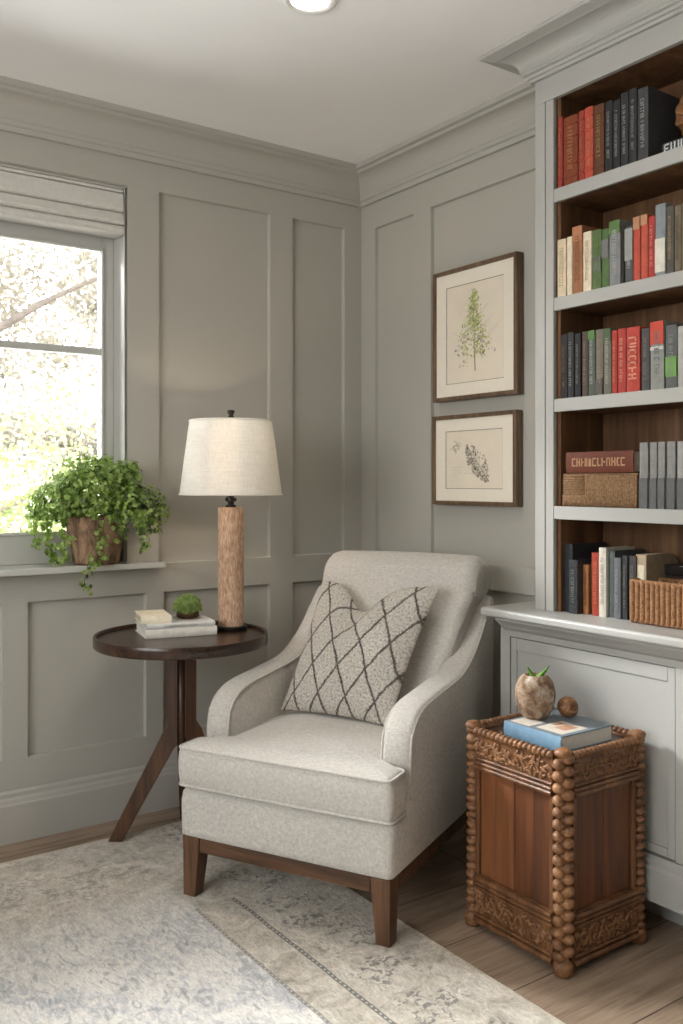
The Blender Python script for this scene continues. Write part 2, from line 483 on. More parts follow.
# ------------------------------------------------------------------ room
H = 2.65
RX0, RY0 = -4.4, -4.9                     # far left side and back of the room
WX0, WX1, WZ0, WZ1 = -2.33, -1.108, .96, 2.392
bm = NB(); box(bm, (RX0 - .2, RY0 - .2, -.1), (.2, .2, 0)); struct(obj('floor', bm, M['floor']))
bm = NB(); box(bm, (RX0 - .2, RY0 - .2, H), (.2, .2, H + .12)); struct(obj('ceiling', bm, M['ceil']))

# panelled walls: one continuous relief, raised boards at depth 0 and recessed panels at depth F0
F0, F1 = .019, .2
def relief(bm, us, vs, raised, P, hole=None):
    """us, vs: raised rectangles (u0,u1,v0,v1); P(u, v, depth) -> point"""
    U = sorted(set(round(x, 4) for r in raised for x in r[:2]) | set(us)); Vv = sorted(set(round(x, 4) for r in raised for x in r[2:]) | set(vs))
    def kind(a, b):
        if hole and hole[0] < a < hole[1] and hole[2] < b < hole[3]: return None
        return 0.0 if any(r[0] < a < r[1] and r[2] < b < r[3] for r in raised) else F0
    K = [[kind((U[i] + U[i + 1]) / 2, (Vv[j] + Vv[j + 1]) / 2) for j in range(len(Vv) - 1)] for i in range(len(U) - 1)]
    cache = {}
    def vt(u, v, d):
        k = (u, v, d)
        if k not in cache: cache[k] = bm.verts.new(P(u, v, d))
        return cache[k]
    for i in range(len(U) - 1):
        for j in range(len(Vv) - 1):
            d = K[i][j]
            if d is None: continue
            bm.faces.new((vt(U[i], Vv[j], d), vt(U[i + 1], Vv[j], d), vt(U[i + 1], Vv[j + 1], d), vt(U[i], Vv[j + 1], d)))
            if i + 1 < len(U) - 1 and K[i + 1][j] is not None and K[i + 1][j] != d:
                e = K[i + 1][j]; bm.faces.new((vt(U[i + 1], Vv[j], d), vt(U[i + 1], Vv[j], e), vt(U[i + 1], Vv[j + 1], e), vt(U[i + 1], Vv[j + 1], d)))
            if j + 1 < len(Vv) - 1 and K[i][j + 1] is not None and K[i][j + 1] != d:
                e = K[i][j + 1]; bm.faces.new((vt(U[i], Vv[j + 1], d), vt(U[i + 1], Vv[j + 1], d), vt(U[i + 1], Vv[j + 1], e), vt(U[i], Vv[j + 1], e)))
    bmesh.ops.recalc_face_normals(bm, faces=bm.faces[:])
    # make sure the broad faces look into the room
    f = max(bm.faces, key=lambda f_: f_.calc_area())
    c = Vector(P(U[0], Vv[0], 0)) - Vector(P(U[0], Vv[0], 1))
    if f.normal.dot(c) < 0: bmesh.ops.reverse_faces(bm, faces=bm.faces[:])
    bmesh.ops.dissolve_limit(bm, angle_limit=.001, verts=bm.verts[:], edges=bm.edges[:])
    bmesh.ops.triangulate(bm, faces=[f for f in bm.faces if len(f.verts) > 4])
bm = NB()
ra = [(RX0, 0, 2.397, H), (RX0, 0, 0, .29), (RX0, 0, .84, .955), (WX0, WX1, .84, WZ0)]
for a, b in ((-.094, 0), (-.478, -.364), (-1.108, -.976), (-2.46, WX0), (-2.96, -2.84), (-3.5, -3.38), (-4.4, -4.28)): ra.append((a, b, .955, 2.397))
for a, b in ((-.094, 0), (-.478, -.364), (-1.032, -.957), (-1.57, -1.478), (-2.12, -2.03), (-2.6, -2.5), (-3.2, -3.1), (-3.8, -3.7), (-4.4, -4.3)): ra.append((a, b, .29, .84))
relief(bm, [RX0, WX0, WX1, 0], [0, WZ0, WZ1, H], ra, lambda u, v, d: (u, d, v), (WX0, WX1, WZ0, WZ1))
e = F0 + .001
box(bm, (RX0, e, 0), (WX0, F1, H)); box(bm, (WX1, e, 0), (.2, F1, H)); box(bm, (WX0, e, 0), (WX1, F1, WZ0)); box(bm, (WX0, e, WZ1), (WX1, F1, H))
struct(obj('wall_left', bm, M['paint'], bevel=.003, seg=2))
bm = NB()
ra = [(RY0, 0, 2.391, H), (RY0, 0, 0, .29), (RY0, 0, .862, .958)]
for a, b in ((-.101, 0), (-.475, -.361), (-1.30, -1.12)): ra.append((a, b, .29, .862))
for a, b in ((-.101, 0), (-.475, -.361), (-1.42, -1.30), (-2.9, -2.7), (-3.9, -3.78), (-4.9, -4.78)): ra.append((a, b, .958, 2.391))
relief(bm, [RY0, 0], [0, H], ra, lambda u, v, d: (d, u, v))
box(bm, (e, RY0, 0), (F1, e, H))
struct(obj('wall_right', bm, M['paint'], bevel=.003, seg=2))

# walls behind the camera, each with a tall window opening
SO = (-3.5, -1.0, 1.0, 2.45)      # opening in the side wall: y0 y1 z0 z1
bm = NB()
box(bm, (RX0 - .2, RY0, 0), (RX0, SO[0], H)); box(bm, (RX0 - .2, SO[1], 0), (RX0, .2, H))
box(bm, (RX0 - .2, SO[0], 0), (RX0, SO[1], SO[2])); box(bm, (RX0 - .2, SO[0], SO[3]), (RX0, SO[1], H))
struct(obj('wall_side', bm, M['paint']))
bm = NB(); box(bm, (RX0 - .2, RY0 - .2, 0), (.2, RY0, H))
struct(obj('wall_back', bm, M['paint']))

# crown mouldings and baseboards
CP = [(0, 2.503), (.016, 2.503), (.018, 2.520), (.026, 2.524), (.026, 2.538)]
for k in range(9):
    a = k / 8 * PI / 2
    CP.append((.030 + .056 * (1 - math.cos(a)), 2.542 + .072 * math.sin(a)))
CP += [(.092, 2.616), (.094, 2.626), (.108, 2.630), (.108, H), (0, H)]
bm = NB(); rings(bm, [[(RX0, -o, z) for o, z in CP], [(-o, -o, z) for o, z in CP]]); bmesh.ops.recalc_face_normals(bm, faces=bm.faces[:])
struct(obj('trim_1', bm, M['trim']))
bm = NB(); rings(bm, [[(-o, -o, z) for o, z in CP], [(-o, -1.262, z) for o, z in CP]]); bmesh.ops.recalc_face_normals(bm, faces=bm.faces[:])
struct(obj('trim_2', bm, M['trim']))
BP = [(0, 0), (.020, 0), (.020, .132), (.017, .138), (.015, .15), (.010, .158), (.009, .172), (.004, .179), (0, .18)]
bm = NB(); rings(bm, [[(RX0, -o, z) for o, z in BP], [(-o, -o, z) for o, z in BP]]); bmesh.ops.recalc_face_normals(bm, faces=bm.faces[:])
struct(obj('baseboard_left', bm, M['trim']))
bm = NB(); rings(bm, [[(-o, -o, z) for o, z in BP], [(-o, -1.138, z) for o, z in BP]]); bmesh.ops.recalc_face_normals(bm, faces=bm.faces[:])
struct(obj('baseboard_right', bm, M['trim']))

# ------------------------------------------------------------------ window
def make_window(root_name):
    w = bpy.data.objects.new(root_name, None); COL.objects.link(w); w.location = ((WX0 + WX1) / 2, .1, WZ0); w['kind'] = 'structure'
    ox, oy, oz = w.location
    def L(p): return (p[0] - ox, p[1] - oy, p[2] - oz)
    def bx(bm, a, b): box(bm, L(a), L(b))
    bm = NB()      # jamb lining
    bx(bm, (WX1 - .006, .0145, .9655), (WX1, .2, WZ1)); bx(bm, (WX0, .0145, .9655), (WX0 + .006, .2, WZ1)); bx(bm, (WX0, .0145, WZ1 - .006), (WX1, .2, WZ1))
    obj('window_frame', bm, M['sash'], w, bevel=.002)
    bm = NB()      # sash: stiles, rails
    y0, y1 = .118, .165
    bx(bm, (-1.162, y0, .9655), (WX1 - .0062, y1, WZ1 - .0062)); bx(bm, (WX0 + .0062, y0, .9655), (-2.275, y1, WZ1 - .0062))
    bx(bm, (-2.275, y0, .9655), (-1.162, y1, 1.078)); bx(bm, (-2.275, y0, 2.168), (-1.162, y1, WZ1 - .0062))
    for a, b in (((-1.166, y0 - .008, 1.072), (-1.156, y0 + .01, 2.174)), ((-2.281, y0 - .008, 1.072), (-2.271, y0 + .01, 2.174)), ((-2.281, y0 - .008, 1.072), (-1.156, y0 + .01, 1.084)), ((-2.281, y0 - .008, 2.162), (-1.156, y0 + .01, 2.174))):
        bx(bm, a, b)
    sash = obj('sash', bm, M['sash'], w, bevel=.003)
    bm = NB(); bx(bm, (-2.275, y0 + .004, 1.762), (-1.162, y1 - .004, 1.788))
    obj('muntin', bm, M['sash'], sash, bevel=.004)
    bm = NB(); bx(bm, (-2.275, .140, 1.078), (-1.162, .144, 1.762)); bx(bm, (-2.275, .140, 1.788), (-1.162, .144, 2.168))
    obj('glass', bm, M['glass'], sash)
    bm = NB()
    bx(bm, (WX0 + .001, -.001, .9602), (WX1 - .001, .2, .965))
    bx(bm, (WX0 - .12, -.066, .943), (-.978, -.0005, .965))
    obj('window_sill', bm, M['sash'], w, bevel=.006, seg=3)
    return w
make_window('window_1')

# roman shade folded up at the top of the window
shd = thing('roman_shade', 'pale fabric roman shade folded up across the top of the window', 'window blind', ((WX0 + WX1) / 2, .06, 2.21))
def shp(pts): return [(y - .06, z - 2.21) for y, z in pts]
hw = (WX1 - WX0) / 2 - .010
for nm, pts in (('headrail', [(.015, 2.372), (.098, 2.372), (.098, 2.385), (.015, 2.385)]),
                ('fold', [(.030, 2.295), (.012, 2.300), (.006, 2.310), (.014, 2.369), (.09, 2.369), (.09, 2.295)]),
                ('fold', [(.022, 2.244), (.006, 2.248), (.000, 2.258), (.014, 2.293), (.09, 2.293), (.09, 2.244)]),
                ('fold', [(.030, 2.2115), (.004, 2.214), (-.003, 2.226), (.006, 2.242), (.09, 2.242), (.09, 2.2115)])):
    bm = NB(); prism(bm, roundpoly(shp(pts), .006, 3), -hw, hw, 'x')
    obj(nm, bm, M['shade_blind'], shd, smooth=False, bevel=.001)

# ------------------------------------------------------------------ ceiling downlight
dl = thing('recessed_downlight', 'round white recessed downlight glowing in the ceiling', 'ceiling light', (-1.011, -1.122, H))
bm = NB()
lathe(bm, [(.056, 0), (.078, 0), (.078, -.004), (.073, -.008), (.062, -.008), (.056, -.004)], seg=48, cap=False)
vs = bm.verts[:]
obj('trim_ring', bm, M['white_ceramic'], dl, smooth=True)
bm = NB(); lathe(bm, [(.059, -.001), (.059, -.003), (.05, -.004), (.001, -.0045)], seg=48)
obj('lens', bm, M['lens'], dl, smooth=True)

# ------------------------------------------------------------------ bookcase
BX = -.24; BY0 = -1.265; BY1 = -2.52; CZ = .862
bc = thing('bookcase', 'grey painted built-in bookcase with dark wood lining, reaching the ceiling', 'bookcase', (-.12, (BY0 + BY1) / 2, CZ))
OB = Vector(bc.location)
def bl(bm, a, b): box(bm, tuple(Vector(a) - OB), tuple(Vector(b) - OB))
IL, IR = BY0 - .076, BY1 + .090
for ya in (BY0 - .012, BY1):
    bm = NB(); bl(bm, (-.222, ya, CZ), (-.004, ya + .012, H)); obj('side_panel', bm, M['cab'], bc, bevel=.002)
bm = NB(); bl(bm, (-.22, IL - .014, CZ), (-.016, IL, 2.49)); obj('lining_panel', bm, M['shelfwood'], bc)
bm = NB(); bl(bm, (-.22, IR, CZ), (-.016, IR + .014, 2.49)); obj('lining_panel', bm, M['shelfwood'], bc)
bm = NB(); bl(bm, (-.016, IR, CZ), (-.004, IL, 2.49)); obj('back_panel', bm, M['shelfwood'], bc)
bm = NB(); bl(bm, (-.22, IR, 2.482), (-.016, IL, 2.495)); obj('top_lining', bm, M['shelfwood'], bc)
# face frame stiles with a routed line, top rail
bm = NB(); bl(bm, (BX, BY0 - .041, CZ), (-.222, BY0, 2.479)); bl(bm, (BX + .002, BY0 - .075, CZ), (-.222, BY0 - .0425, 2.4785)); bl(bm, (BX + .006, BY0 - .073, CZ), (-.2225, BY0 - .002, 2.478))
obj('stile', bm, M['cab'], bc, bevel=.002)
bm = NB(); bl(bm, (BX, BY1, CZ), (-.222, BY1 + .089, 2.479)); obj('stile', bm, M['cab'], bc, bevel=.002)
bm = NB(); bl(bm, (BX, BY1, 2.479), (-.222, BY0, H)); obj('top_rail', bm, M['cab'], bc, bevel=.002)
# crown
KP = [(0, 2.552), (.012, 2.552), (.014, 2.561), (.020, 2.563), (.022, 2.572), (.030, 2.575), (.030, 2.582)]
for k in range(9):
    a = k / 8 * PI / 2
    KP.append((.034 + .058 * (1 - math.cos(a)), 2.585 + .044 * math.sin(a)))
KP += [(.100, 2.632), (.125, 2.640), (.130, 2.646), (.130, H), (0, H)]
bm = NB()
rs = []
for (px, py, dx, dy) in ((-.112, BY0, 0, 1), (BX, BY0, -1, 1), (BX, BY1, -1, -1)):
    rs.append([tuple(Vector((px + dx * o, py + dy * o, z)) - OB) for o, z in KP])
rings(bm, rs); bmesh.ops.recalc_face_normals(bm, faces=bm.faces[:])
obj('crown_moulding', bm, M['cab'], bc)
SH = [(2.192, 2.150), (1.850, 1.809), (1.531, 1.490), (1.194, 1.153)]
for zt, zb in SH:
    bm = NB(); bl(bm, (BX + .002, IR + .001, zb), (-.2251, IL - .001, zt))
    nosing = None
    box(bm, tuple(Vector((-.225, IR + .001, zb + .002)) - OB), tuple(Vector((-.017, IL - .001, zt - .002)) - OB), 1)
    o = obj('shelf', bm, [M['cab'], M['shelfwood']], bc, bevel=.002)

# base cabinet + counter
ct = obj_ct = None
bm = NB()
BF = -.268
CY0, CY1 = -1.130, -2.6
poly = [(-.346, .834), (-.352, .840), (-.352, .856), (-.346, .862), (-.003, .862), (-.003, .834)]
prism(bm, poly, CY0, CY1, 'y')
ct = obj('countertop', bm, M['cab'], bevel=.003); tag(ct, 'pale grey countertop slab on the low cabinet, carrying the bottom row of books', 'countertop')
cab = thing('base_cabinet', 'pale grey low built-in cabinet with panelled door under the countertop', 'cabinet', (-.15, -1.9, 0))
OC = Vector(cab.location)
def cb(bm, a, b): box(bm, tuple(Vector(a) - OC), tuple(Vector(b) - OC))
bm = NB(); cb(bm, (BF + .02, -1.138, .108), (-.022, CY1 + .01, .833)); cb(bm, (-.14, -1.22, 0), (-.022, CY1 + .02, .109))
obj('carcass', bm, M['cab'], cab)
bm = NB()
cb(bm, (BF, -1.180, .235), (BF + .02, -1.138, .765)); cb(bm, (BF, -1.835, .235), (BF + .02, -1.80, .765)); cb(bm, (BF, CY1 + .01, .235), (BF + .02, -2.45, .765))
cb(bm, (BF, CY1 + .01, .765), (BF + .02, -1.138, .833))
obj('face_frame', bm, M['cab'], cab, bevel=.0015)
bm = NB(); pr = [(BF - .050, .833), (BF - .050, .822), (BF - .040, .815), (BF - .028, .805), (BF - .020, .795), (BF - .002, .785), (BF - .0005, .785), (BF - .0005, .8335)]
prism(bm, [(x - OC.x, z) for x, z in pr], -1.162 - OC.y, CY1 + .01 - OC.y, 'y'); obj('cornice_strip', bm, M['cab'], cab)
for y0, y1 in ((-1.183, -1.797), (-1.838, -2.447)):
    bm = NB()
    cb(bm, (BF + .003, y0, .238), (BF + .019, y0 - .024, .762)); cb(bm, (BF + .003, y1 + .024, .238), (BF + .019, y1, .762))
    cb(bm, (BF + .003, y0 - .024, .238), (BF + .019, y1 + .024, .262)); cb(bm, (BF + .003, y0 - .024, .722), (BF + .019, y1 + .024, .762))
    cb(bm, (BF + .008, y0 - .024, .262), (BF + .019, y1 + .024, .722))
    obj('door', bm, M['cab'], cab, bevel=.002)
bm = NB(); pr = [(BF - .014, .108), (BF - .014, .198), (BF - .009, .206), (BF - .009, .222), (BF, .232), (BF + .02, .232), (BF + .02, .108)]
prism(bm, [(x - OC.x, z) for x, z in pr], -1.162 - OC.y, CY1 + .01 - OC.y, 'y'); obj('plinth_moulding', bm, M['cab'], cab)

# ------------------------------------------------------------------ books
def glyphs(bm, length, height, put, dense=1.0, rnd=random, words=True, text=None):
    """illegible spine lettering: little upright strokes; put(u, v) -> a point on the spine"""
    u = 0
    while u < length - height * .6:
        w = height * rnd.uniform(.35, .6)
        if text is not None:
            if not text: break
            ch, text = text[0], text[1:]
            w = height * (.24 if ch == 'I' else .62)
        if words and rnd.random() < .12:
            u += w; continue
        th = height * .17
        kind = rnd.randrange(5)
        bars = [(u, 0, u + th, height)]
        if text is not None:
            kind = 9
            if ch == 'F': bars += [(u, height - th, u + w, height), (u, height * .42, u + w * .8, height * .42 + th)]
            if ch == 'U': bars += [(u + w - th, 0, u + w, height), (u, 0, u + w, th)]
        if kind in (0, 1): bars.append((u + w - th, 0, u + w, height))
        if kind in (0, 2): bars.append((u, height - th, u + w, height))
        if kind in (1, 3): bars.append((u, height * .42, u + w, height * .42 + th))
        if kind in (2, 4): bars.append((u, 0, u + w, th))
        for (a, b_, c, d) in bars:
            q = [put(a, b_), put(c, b_), put(c, d), put(a, d)]
            off = put.n * .0005
            lo = [bm.verts.new(Vector(p)) for p in q]; hi = [bm.verts.new(Vector(p) + off) for p in q]
            bm.faces.new(hi)
            for i in range(4):
                bm.faces.new((lo[i], lo[(i + 1) % 4], hi[(i + 1) % 4], hi[i]))
        u += w + height * .16
class Put:
    def __init__(s, o, du, dv): s.o, s.du, s.dv = Vector(o), Vector(du), Vector(dv); s.n = s.du.cross(s.dv).normalized()
    def __call__(s, a, b): return s.o + s.du * a + s.dv * b

def upright(label, y, th, z0, h, cover, group, depth=.15, xs=-.232, title=None, patch=None, page='page', tfrac=(.15, .85), th_k=.5, rib=False, rough=.55):
    th -= .0012
    if title: title = tuple(int(.55 * a + .45 * b) for a, b in zip(title, cover))
    t = thing('book', label, 'book', (xs + depth / 2, y - th / 2 - .0006, z0), 0, group)
    hd, ht = depth / 2, th / 2
    bt = .0022
    bm = NB()
    # U-shaped cover with a gently rounded spine
    out = [(hd, ht)] ; n = 6
    out = [(hd, -ht), (hd, -ht + bt), (-hd + .004, -ht + bt), (-hd + .004, ht - bt), (hd, ht - bt), (hd, ht)]
    for k in range(n + 1):
        a = k / n
        yy = ht - 2 * ht * a
        out.append((-hd + .003 * (abs(2 * a - 1) ** 2), yy))
    prism(bm, out, 0, h, 'z')
    if rib:
        for k in (.12, .3, .7, .88):
            box(bm, (-hd - .0012, -ht * .92, h * k - .002), (-hd + .003, ht * .92, h * k + .002))
    obj('cover', bm, cm(cover, rough), t)
    bm = NB(); box(bm, (-hd + .0045, -ht + bt + .0002, .003), (hd - .004, ht - bt - .0002, h - .004))
    obj('page_block', bm, M[page], t)
    if patch:
        for (c, f0, f1) in patch:
            bm = NB(); box(bm, (-hd - .0004, -ht * .98, h * f0), (-hd + .003, ht * .98, h * f1))
            obj('spine_band', bm, cm(c, rough), t)
    if title:
        hh = th * th_k
        bm = NB()
        L = h * (tfrac[1] - tfrac[0])
        glyphs(bm, L, hh, Put((-hd - .0005, -hh / 2 * -1 - hh, h * tfrac[1]) if False else (-hd - .0005, -hh / 2, h * tfrac[1]), (0, 0, -1), (0, 1, 0)) if False else Put((-hd - .0005, hh / 2, h * tfrac[0]), (0, 0, 1), (0, -1, 0)) if False else PutN((-hd - .0005, -hh / 2, h * tfrac[1]), (0, 0, -1), (0, 1, 0)))
        if len(bm.verts): obj('spine_lettering', bm, cm(title, .5), t)
        else: bm.free()
    return t
class PutN(Put):
    def __init__(s, o, du, dv):
        super().__init__(o, du, dv); s.n = Vector((-1, 0, 0))

G1, G2, G3, G4, G5 = ('books on the top shelf', 'books on the second shelf', 'books on the third shelf', 'grey volumes on the fourth shelf', 'books standing on the countertop')
WT = (206, 204, 198); GD = (190, 160, 110)
z = SH[0][0]
S1 = [(-1.341, .019, .222, (150, 56, 44), 'thin red book standing leftmost on the top shelf', GD, None),
      (-1.364, .056, .212, (122, 58, 34), 'wide rust-brown book beside the thin red one, top shelf', GD, None),
      (-1.423, .022, .214, (150, 60, 46), 'faded red book left of the brightest red one, top shelf', GD, None),
      (-1.446, .033, .216, (178, 74, 56), 'bright red book in the middle of the top shelf row', GD, None),
      (-1.480, .040, .211, (92, 56, 34), 'brown book between the bright red and the black books, top shelf', GD, None),
      (-1.523, .027, .209, (42, 42, 43), 'black book right of the brown one on the top shelf', WT, None),
      (-1.552, .026, .202, (38, 38, 40), 'shortest black book, second black spine on the top shelf', WT, None),
      (-1.580, .027, .214, (46, 46, 48), 'tall black book, third black spine on the top shelf', WT, None),
      (-1.609, .027, .216, (44, 44, 46), 'tall black book, fourth black spine on the top shelf', WT, None),
      (-1.639, .036, .206, (62, 62, 64), 'thick charcoal book showing its cover at the end of the top row', WT, None)]
for (y, th, h, c, lb_, tt, pt) in S1:
    upright(lb_, y - .010, th, z, h, c, G1, title=tt, patch=pt, rib=(c[0] > 80), th_k=.36)
z = SH[1][0]
S2 = [(-1.339, .035, .180, (206, 188, 160), 'wide cream book leftmost on the second shelf', (150, 130, 104), None),
      (-1.377, .022, .181, (210, 196, 172), 'slim cream book between the wide cream and tan books, second shelf', None, None),
      (-1.400, .039, .207, (150, 102, 70), 'tall tan leather book on the second shelf', (110, 70, 46), [((172, 118, 84), .78, .995)]),
      (-1.441, .032, .181, (218, 204, 178), 'cream book between the tan and green ones, second shelf', (170, 150, 120), None),
      (-1.476, .034, .179, (84, 104, 62), 'wide green book on the second shelf', (110, 140, 80), [((96, 100, 88), .3, .55)]),
      (-1.512, .026, .174, (80, 106, 60), 'narrow green book with grey upper band, second shelf', None, [((108, 110, 106), .5, .82)]),
      (-1.539, .040, .191, (124, 126, 126), 'tall grey book with a green cap on the second shelf', (196, 190, 180), [((88, 116, 68), .80, .998)]),
      (-1.583, .010, .166, (48, 42, 36), 'very thin dark dummy book standing in for shade in the second shelf gap', None, None),  # gap between books; its shade is built as a dark slab
      (-1.595, .028, .161, (78, 80, 80), 'short grey book with pale upper spine, second shelf', (214, 210, 202), [((150, 152, 148), .40, .97)]),
      (-1.624, .024, .184, (176, 74, 58), 'red book with tan top, left one of the pair on the second shelf', None, [((172, 126, 94), .80, .998)]),
      (-1.650, .024, .184, (180, 80, 62), 'red book with tan top, right one of the pair on the second shelf', None, [((176, 130, 98), .84, .998)]),
      (-1.675, .022, .174, (166, 56, 48), 'plain red book with pale lettering on the second shelf', (220, 190, 170), None),
      (-1.698, .034, .201, (128, 134, 136), 'tallest blue-grey book with a cream label, second shelf', None, [((206, 200, 186), .05, .52)]),
      (-1.734, .024, .187, (84, 80, 72), 'dark olive-grey book right of the tallest, second shelf', GD, None),
      (-1.760, .022, .183, (112, 100, 80), 'olive-brown book on the second shelf', (60, 50, 40), None),
      (-1.784, .026, .186, (132, 124, 108), 'grey-brown book at the frame edge of the second shelf', None, None)]
for (y, th, h, c, lb_, tt, pt) in S2:
    upright(lb_, y - .010, th, z, h, c, G2, title=tt, patch=pt, th_k=.4)
z = SH[2][0]
S3 = [(-1.352, .026, .200, (38, 37, 37), 'black book leftmost on the third shelf', (150, 120, 84), None),
      (-1.380, .024, .203, (50, 50, 51), 'charcoal book, second from the left on the third shelf', WT, None),
      (-1.408, .023, .196, (36, 36, 38), 'black book, third from the left on the third shelf', (170, 166, 160), None),
      (-1.437, .022, .198, (82, 70, 60), 'narrow dark taupe book on the third shelf', (170, 150, 130), None),
      (-1.461, .026, .198, (82, 90, 82), 'grey-green book with a green cap on the third shelf', WT, [((86, 122, 66), .86, .998)]),
      (-1.489, .027, .197, (112, 104, 92), 'grey-brown book right of the green-capped one, third shelf', (160, 140, 116), [((84, 80, 76), .02, .25)]),
      (-1.518, .028, .196, (104, 104, 90), 'olive-grey book just left of the red ones, third shelf', WT, [((76, 92, 66), .8, .998)]),
      (-1.548, .019, .186, (166, 58, 48), 'narrowest red book on the third shelf', (224, 180, 150), None),
      (-1.569, .029, .188, (162, 56, 47), 'middle red book of three on the third shelf', (226, 196, 160), None),
      (-1.600, .046, .187, (172, 62, 50), 'wide red book with large pale lettering on the third shelf', (232, 206, 172), None),
      (-1.652, .027, .178, (74, 72, 72), 'dark grey book between the wide red and red-topped books, third shelf', (140, 130, 112), None),
      (-1.682, .045, .192, (132, 134, 128), 'grey book with a bright red square top label, third shelf', (90, 92, 88), [((184, 70, 52), .66, .998), ((198, 196, 188), .58, .63)]),
      (-1.732, .036, .175, (88, 90, 88), 'dark grey book with a green patch on the third shelf', (150, 150, 146), [((106, 152, 72), .18, .5)]),
      (-1.770, .028, .168, (158, 156, 150), 'pale grey book at the frame edge of the third shelf', None, None)]
for (y, th, h, c, lb_, tt, pt) in S3:
    upright(lb_, y - .010, th, z, h, c, G3, title=tt, patch=pt, th_k=.62 if c == (172, 62, 50) else .4)
z = SH[3][0]
names4 = ['grey two-tone volume nearest the woven box on the fourth shelf', 'grey two-tone volume, second of the fourth shelf set', 'grey two-tone volume, third of the fourth shelf set', 'grey two-tone volume, fourth of the fourth shelf set', 'lighter ridged grey volume at the frame edge of the fourth shelf']
for (y, th, h), lb_ in zip([(-1.644, .029, .189), (-1.679, .024, .189), (-1.706, .023, .189), (-1.735, .027, .189), (-1.768, .030, .188)], names4):
    upright(lb_, y - .008, th, z, h, (132, 131, 128) if th < .03 else (150, 149, 146), G4, xs=-.228, title=(176, 174, 168), patch=[((92, 92, 92), .0, .46)], tfrac=(.5, .8), th_k=.25)
z = CZ
S5 = [(-1.358, .046, .214, (44, 46, 48), 'big black volume at the left end of the countertop row', None, -.185, .165),
      (-1.406, .034, .166, (54, 56, 58), 'lower black ribbed book on the countertop beside the big volume', (150, 150, 148), -.205, .12),
      (-1.441, .021, .152, (158, 104, 62), 'thin tan book on the countertop', (60, 44, 32), -.18, .12),
      (-1.463, .010, .160, (40, 38, 38), 'thin black book between the tan and red ones on the countertop', None, -.17, .12),
      (-1.474, .031, .192, (150, 62, 48), 'red book on the countertop', (206, 140, 90), -.18, .14),
      (-1.506, .027, .209, (196, 190, 176), 'white book right of the red one on the countertop', (130, 126, 118), -.185, .14),
      (-1.534, .023, .200, (78, 84, 82), 'dark grey-green book right of the white one on the countertop', None, -.175, .15),
      (-1.558, .024, .182, (96, 98, 100), 'glossy grey book on the countertop', (170, 172, 174), -.18, .14),
      (-1.583, .019, .190, (50, 50, 52), 'narrow charcoal book on the countertop', (160, 158, 150), -.175, .14),
      (-1.603, .025, .190, (58, 56, 54), 'charcoal book next to the beige folder on the countertop', (150, 146, 140), -.17, .14)]
DY5 = .018   # shift of the row along the counter
for (y, th, h, c, lb_, tt, xs, dp) in S5:
    upright(lb_, y + DY5 - .0025, th, z, h, c, G5, depth=dp, xs=xs - .022, title=tt, th_k=.4, rib=(c[0] == 54), rough=.35)

def lying(label, cx, cy, z0, w, d, h, rz, cover, page='page', group=None, title=None, spine_h=None, name='book', tcol=None, tlen=.8, spine_side=0, top=None, tk=.5, text=None):
    """book lying flat: spine along local -x face, length w along y, depth d along x"""
    t = thing(name, label, 'book', (cx, cy, z0), rz, group)
    bt = .0025
    hd = d / 2
    bm = NB()
    out = [(hd, 0), (hd, bt), (-hd + .004, bt), (-hd + .004, h - bt), (hd, h - bt), (hd, h)]
    for k in range(7):
        a = k / 6
        out.append((-hd + .003 * abs(2 * a - 1) ** 2, h - h * a))
    prism(bm, out, -w / 2, w / 2, 'y')
    obj('cover', bm, cm(cover, .5), t)
    bm = NB(); box(bm, (-hd + .0045, -w / 2 + .004, bt + .0001), (hd - .005, w / 2 - .004, h - bt - .0001)); obj('page_block', bm, M[page], t)
    if tcol:
        hh = h * tk; L = w * tlen
        bm = NB(); p = PutN((-hd - .0006, L / 2, h / 2 - hh / 2), (0, -1, 0), (0, 0, 1))
        glyphs(bm, L, hh, p, words=False, text=text); obj('spine_lettering', bm, cm(tcol, .5), t)
    if top:
        bm = NB()
        for (c0, c1, mi, hh_) in top: box(bm, (c0[0], c0[1], h - .0002), (c1[0], c1[1], h + hh_), mi)
        obj('cover_picture', bm, [cm((206, 196, 182), .45), cm((178, 136, 108), .45), cm((112, 122, 128), .45)], t)
    return t
lying('black book lying flat with pale spine letters, right end of the top shelf', -.125, -1.822, SH[0][0], .22, .16, .038, 0, (48, 50, 52), tcol=(196, 198, 198), tlen=.93, tk=.72, group=None, text='FIUII')
lying('dark red book with gilt lettering lying on the woven box, fourth shelf', -.137, -1.498, 1.2985, .252, .16, .064, 0, (98, 48, 30), tcol=(180, 140, 104), tlen=.80, tk=.40)

# ornament on the top-shelf book
orn = thing('carved_ornament', 'tan carved wooden knot ornament on the black lying book, top shelf', 'ornament', (-.150, -1.800, SH[0][0] + .0382))
bm = NB(); bmesh.ops.create_icosphere(bm, subdivisions=5, radius=1)
for v in bm.verts:
    n = v.co.normalized(); th = math.atan2(n.y, n.z + .2); rr = math.hypot(n.y, n.z)
    k = 1 + .16 * abs(math.sin(4 * th + 2.2 * n.x + 3 * rr)) + .08 * math.sin(9 * th + 5 * n.x)
    v.co = Vector((n.x * .042, n.y * .068, n.z * .066)) * k + Vector((0, 0, .080))
zmin = min(v.co.z for v in bm.verts)
for v in bm.verts: v.co.z -= zmin
obj('knot', bm, M['chestcarve'], orn, smooth=True)

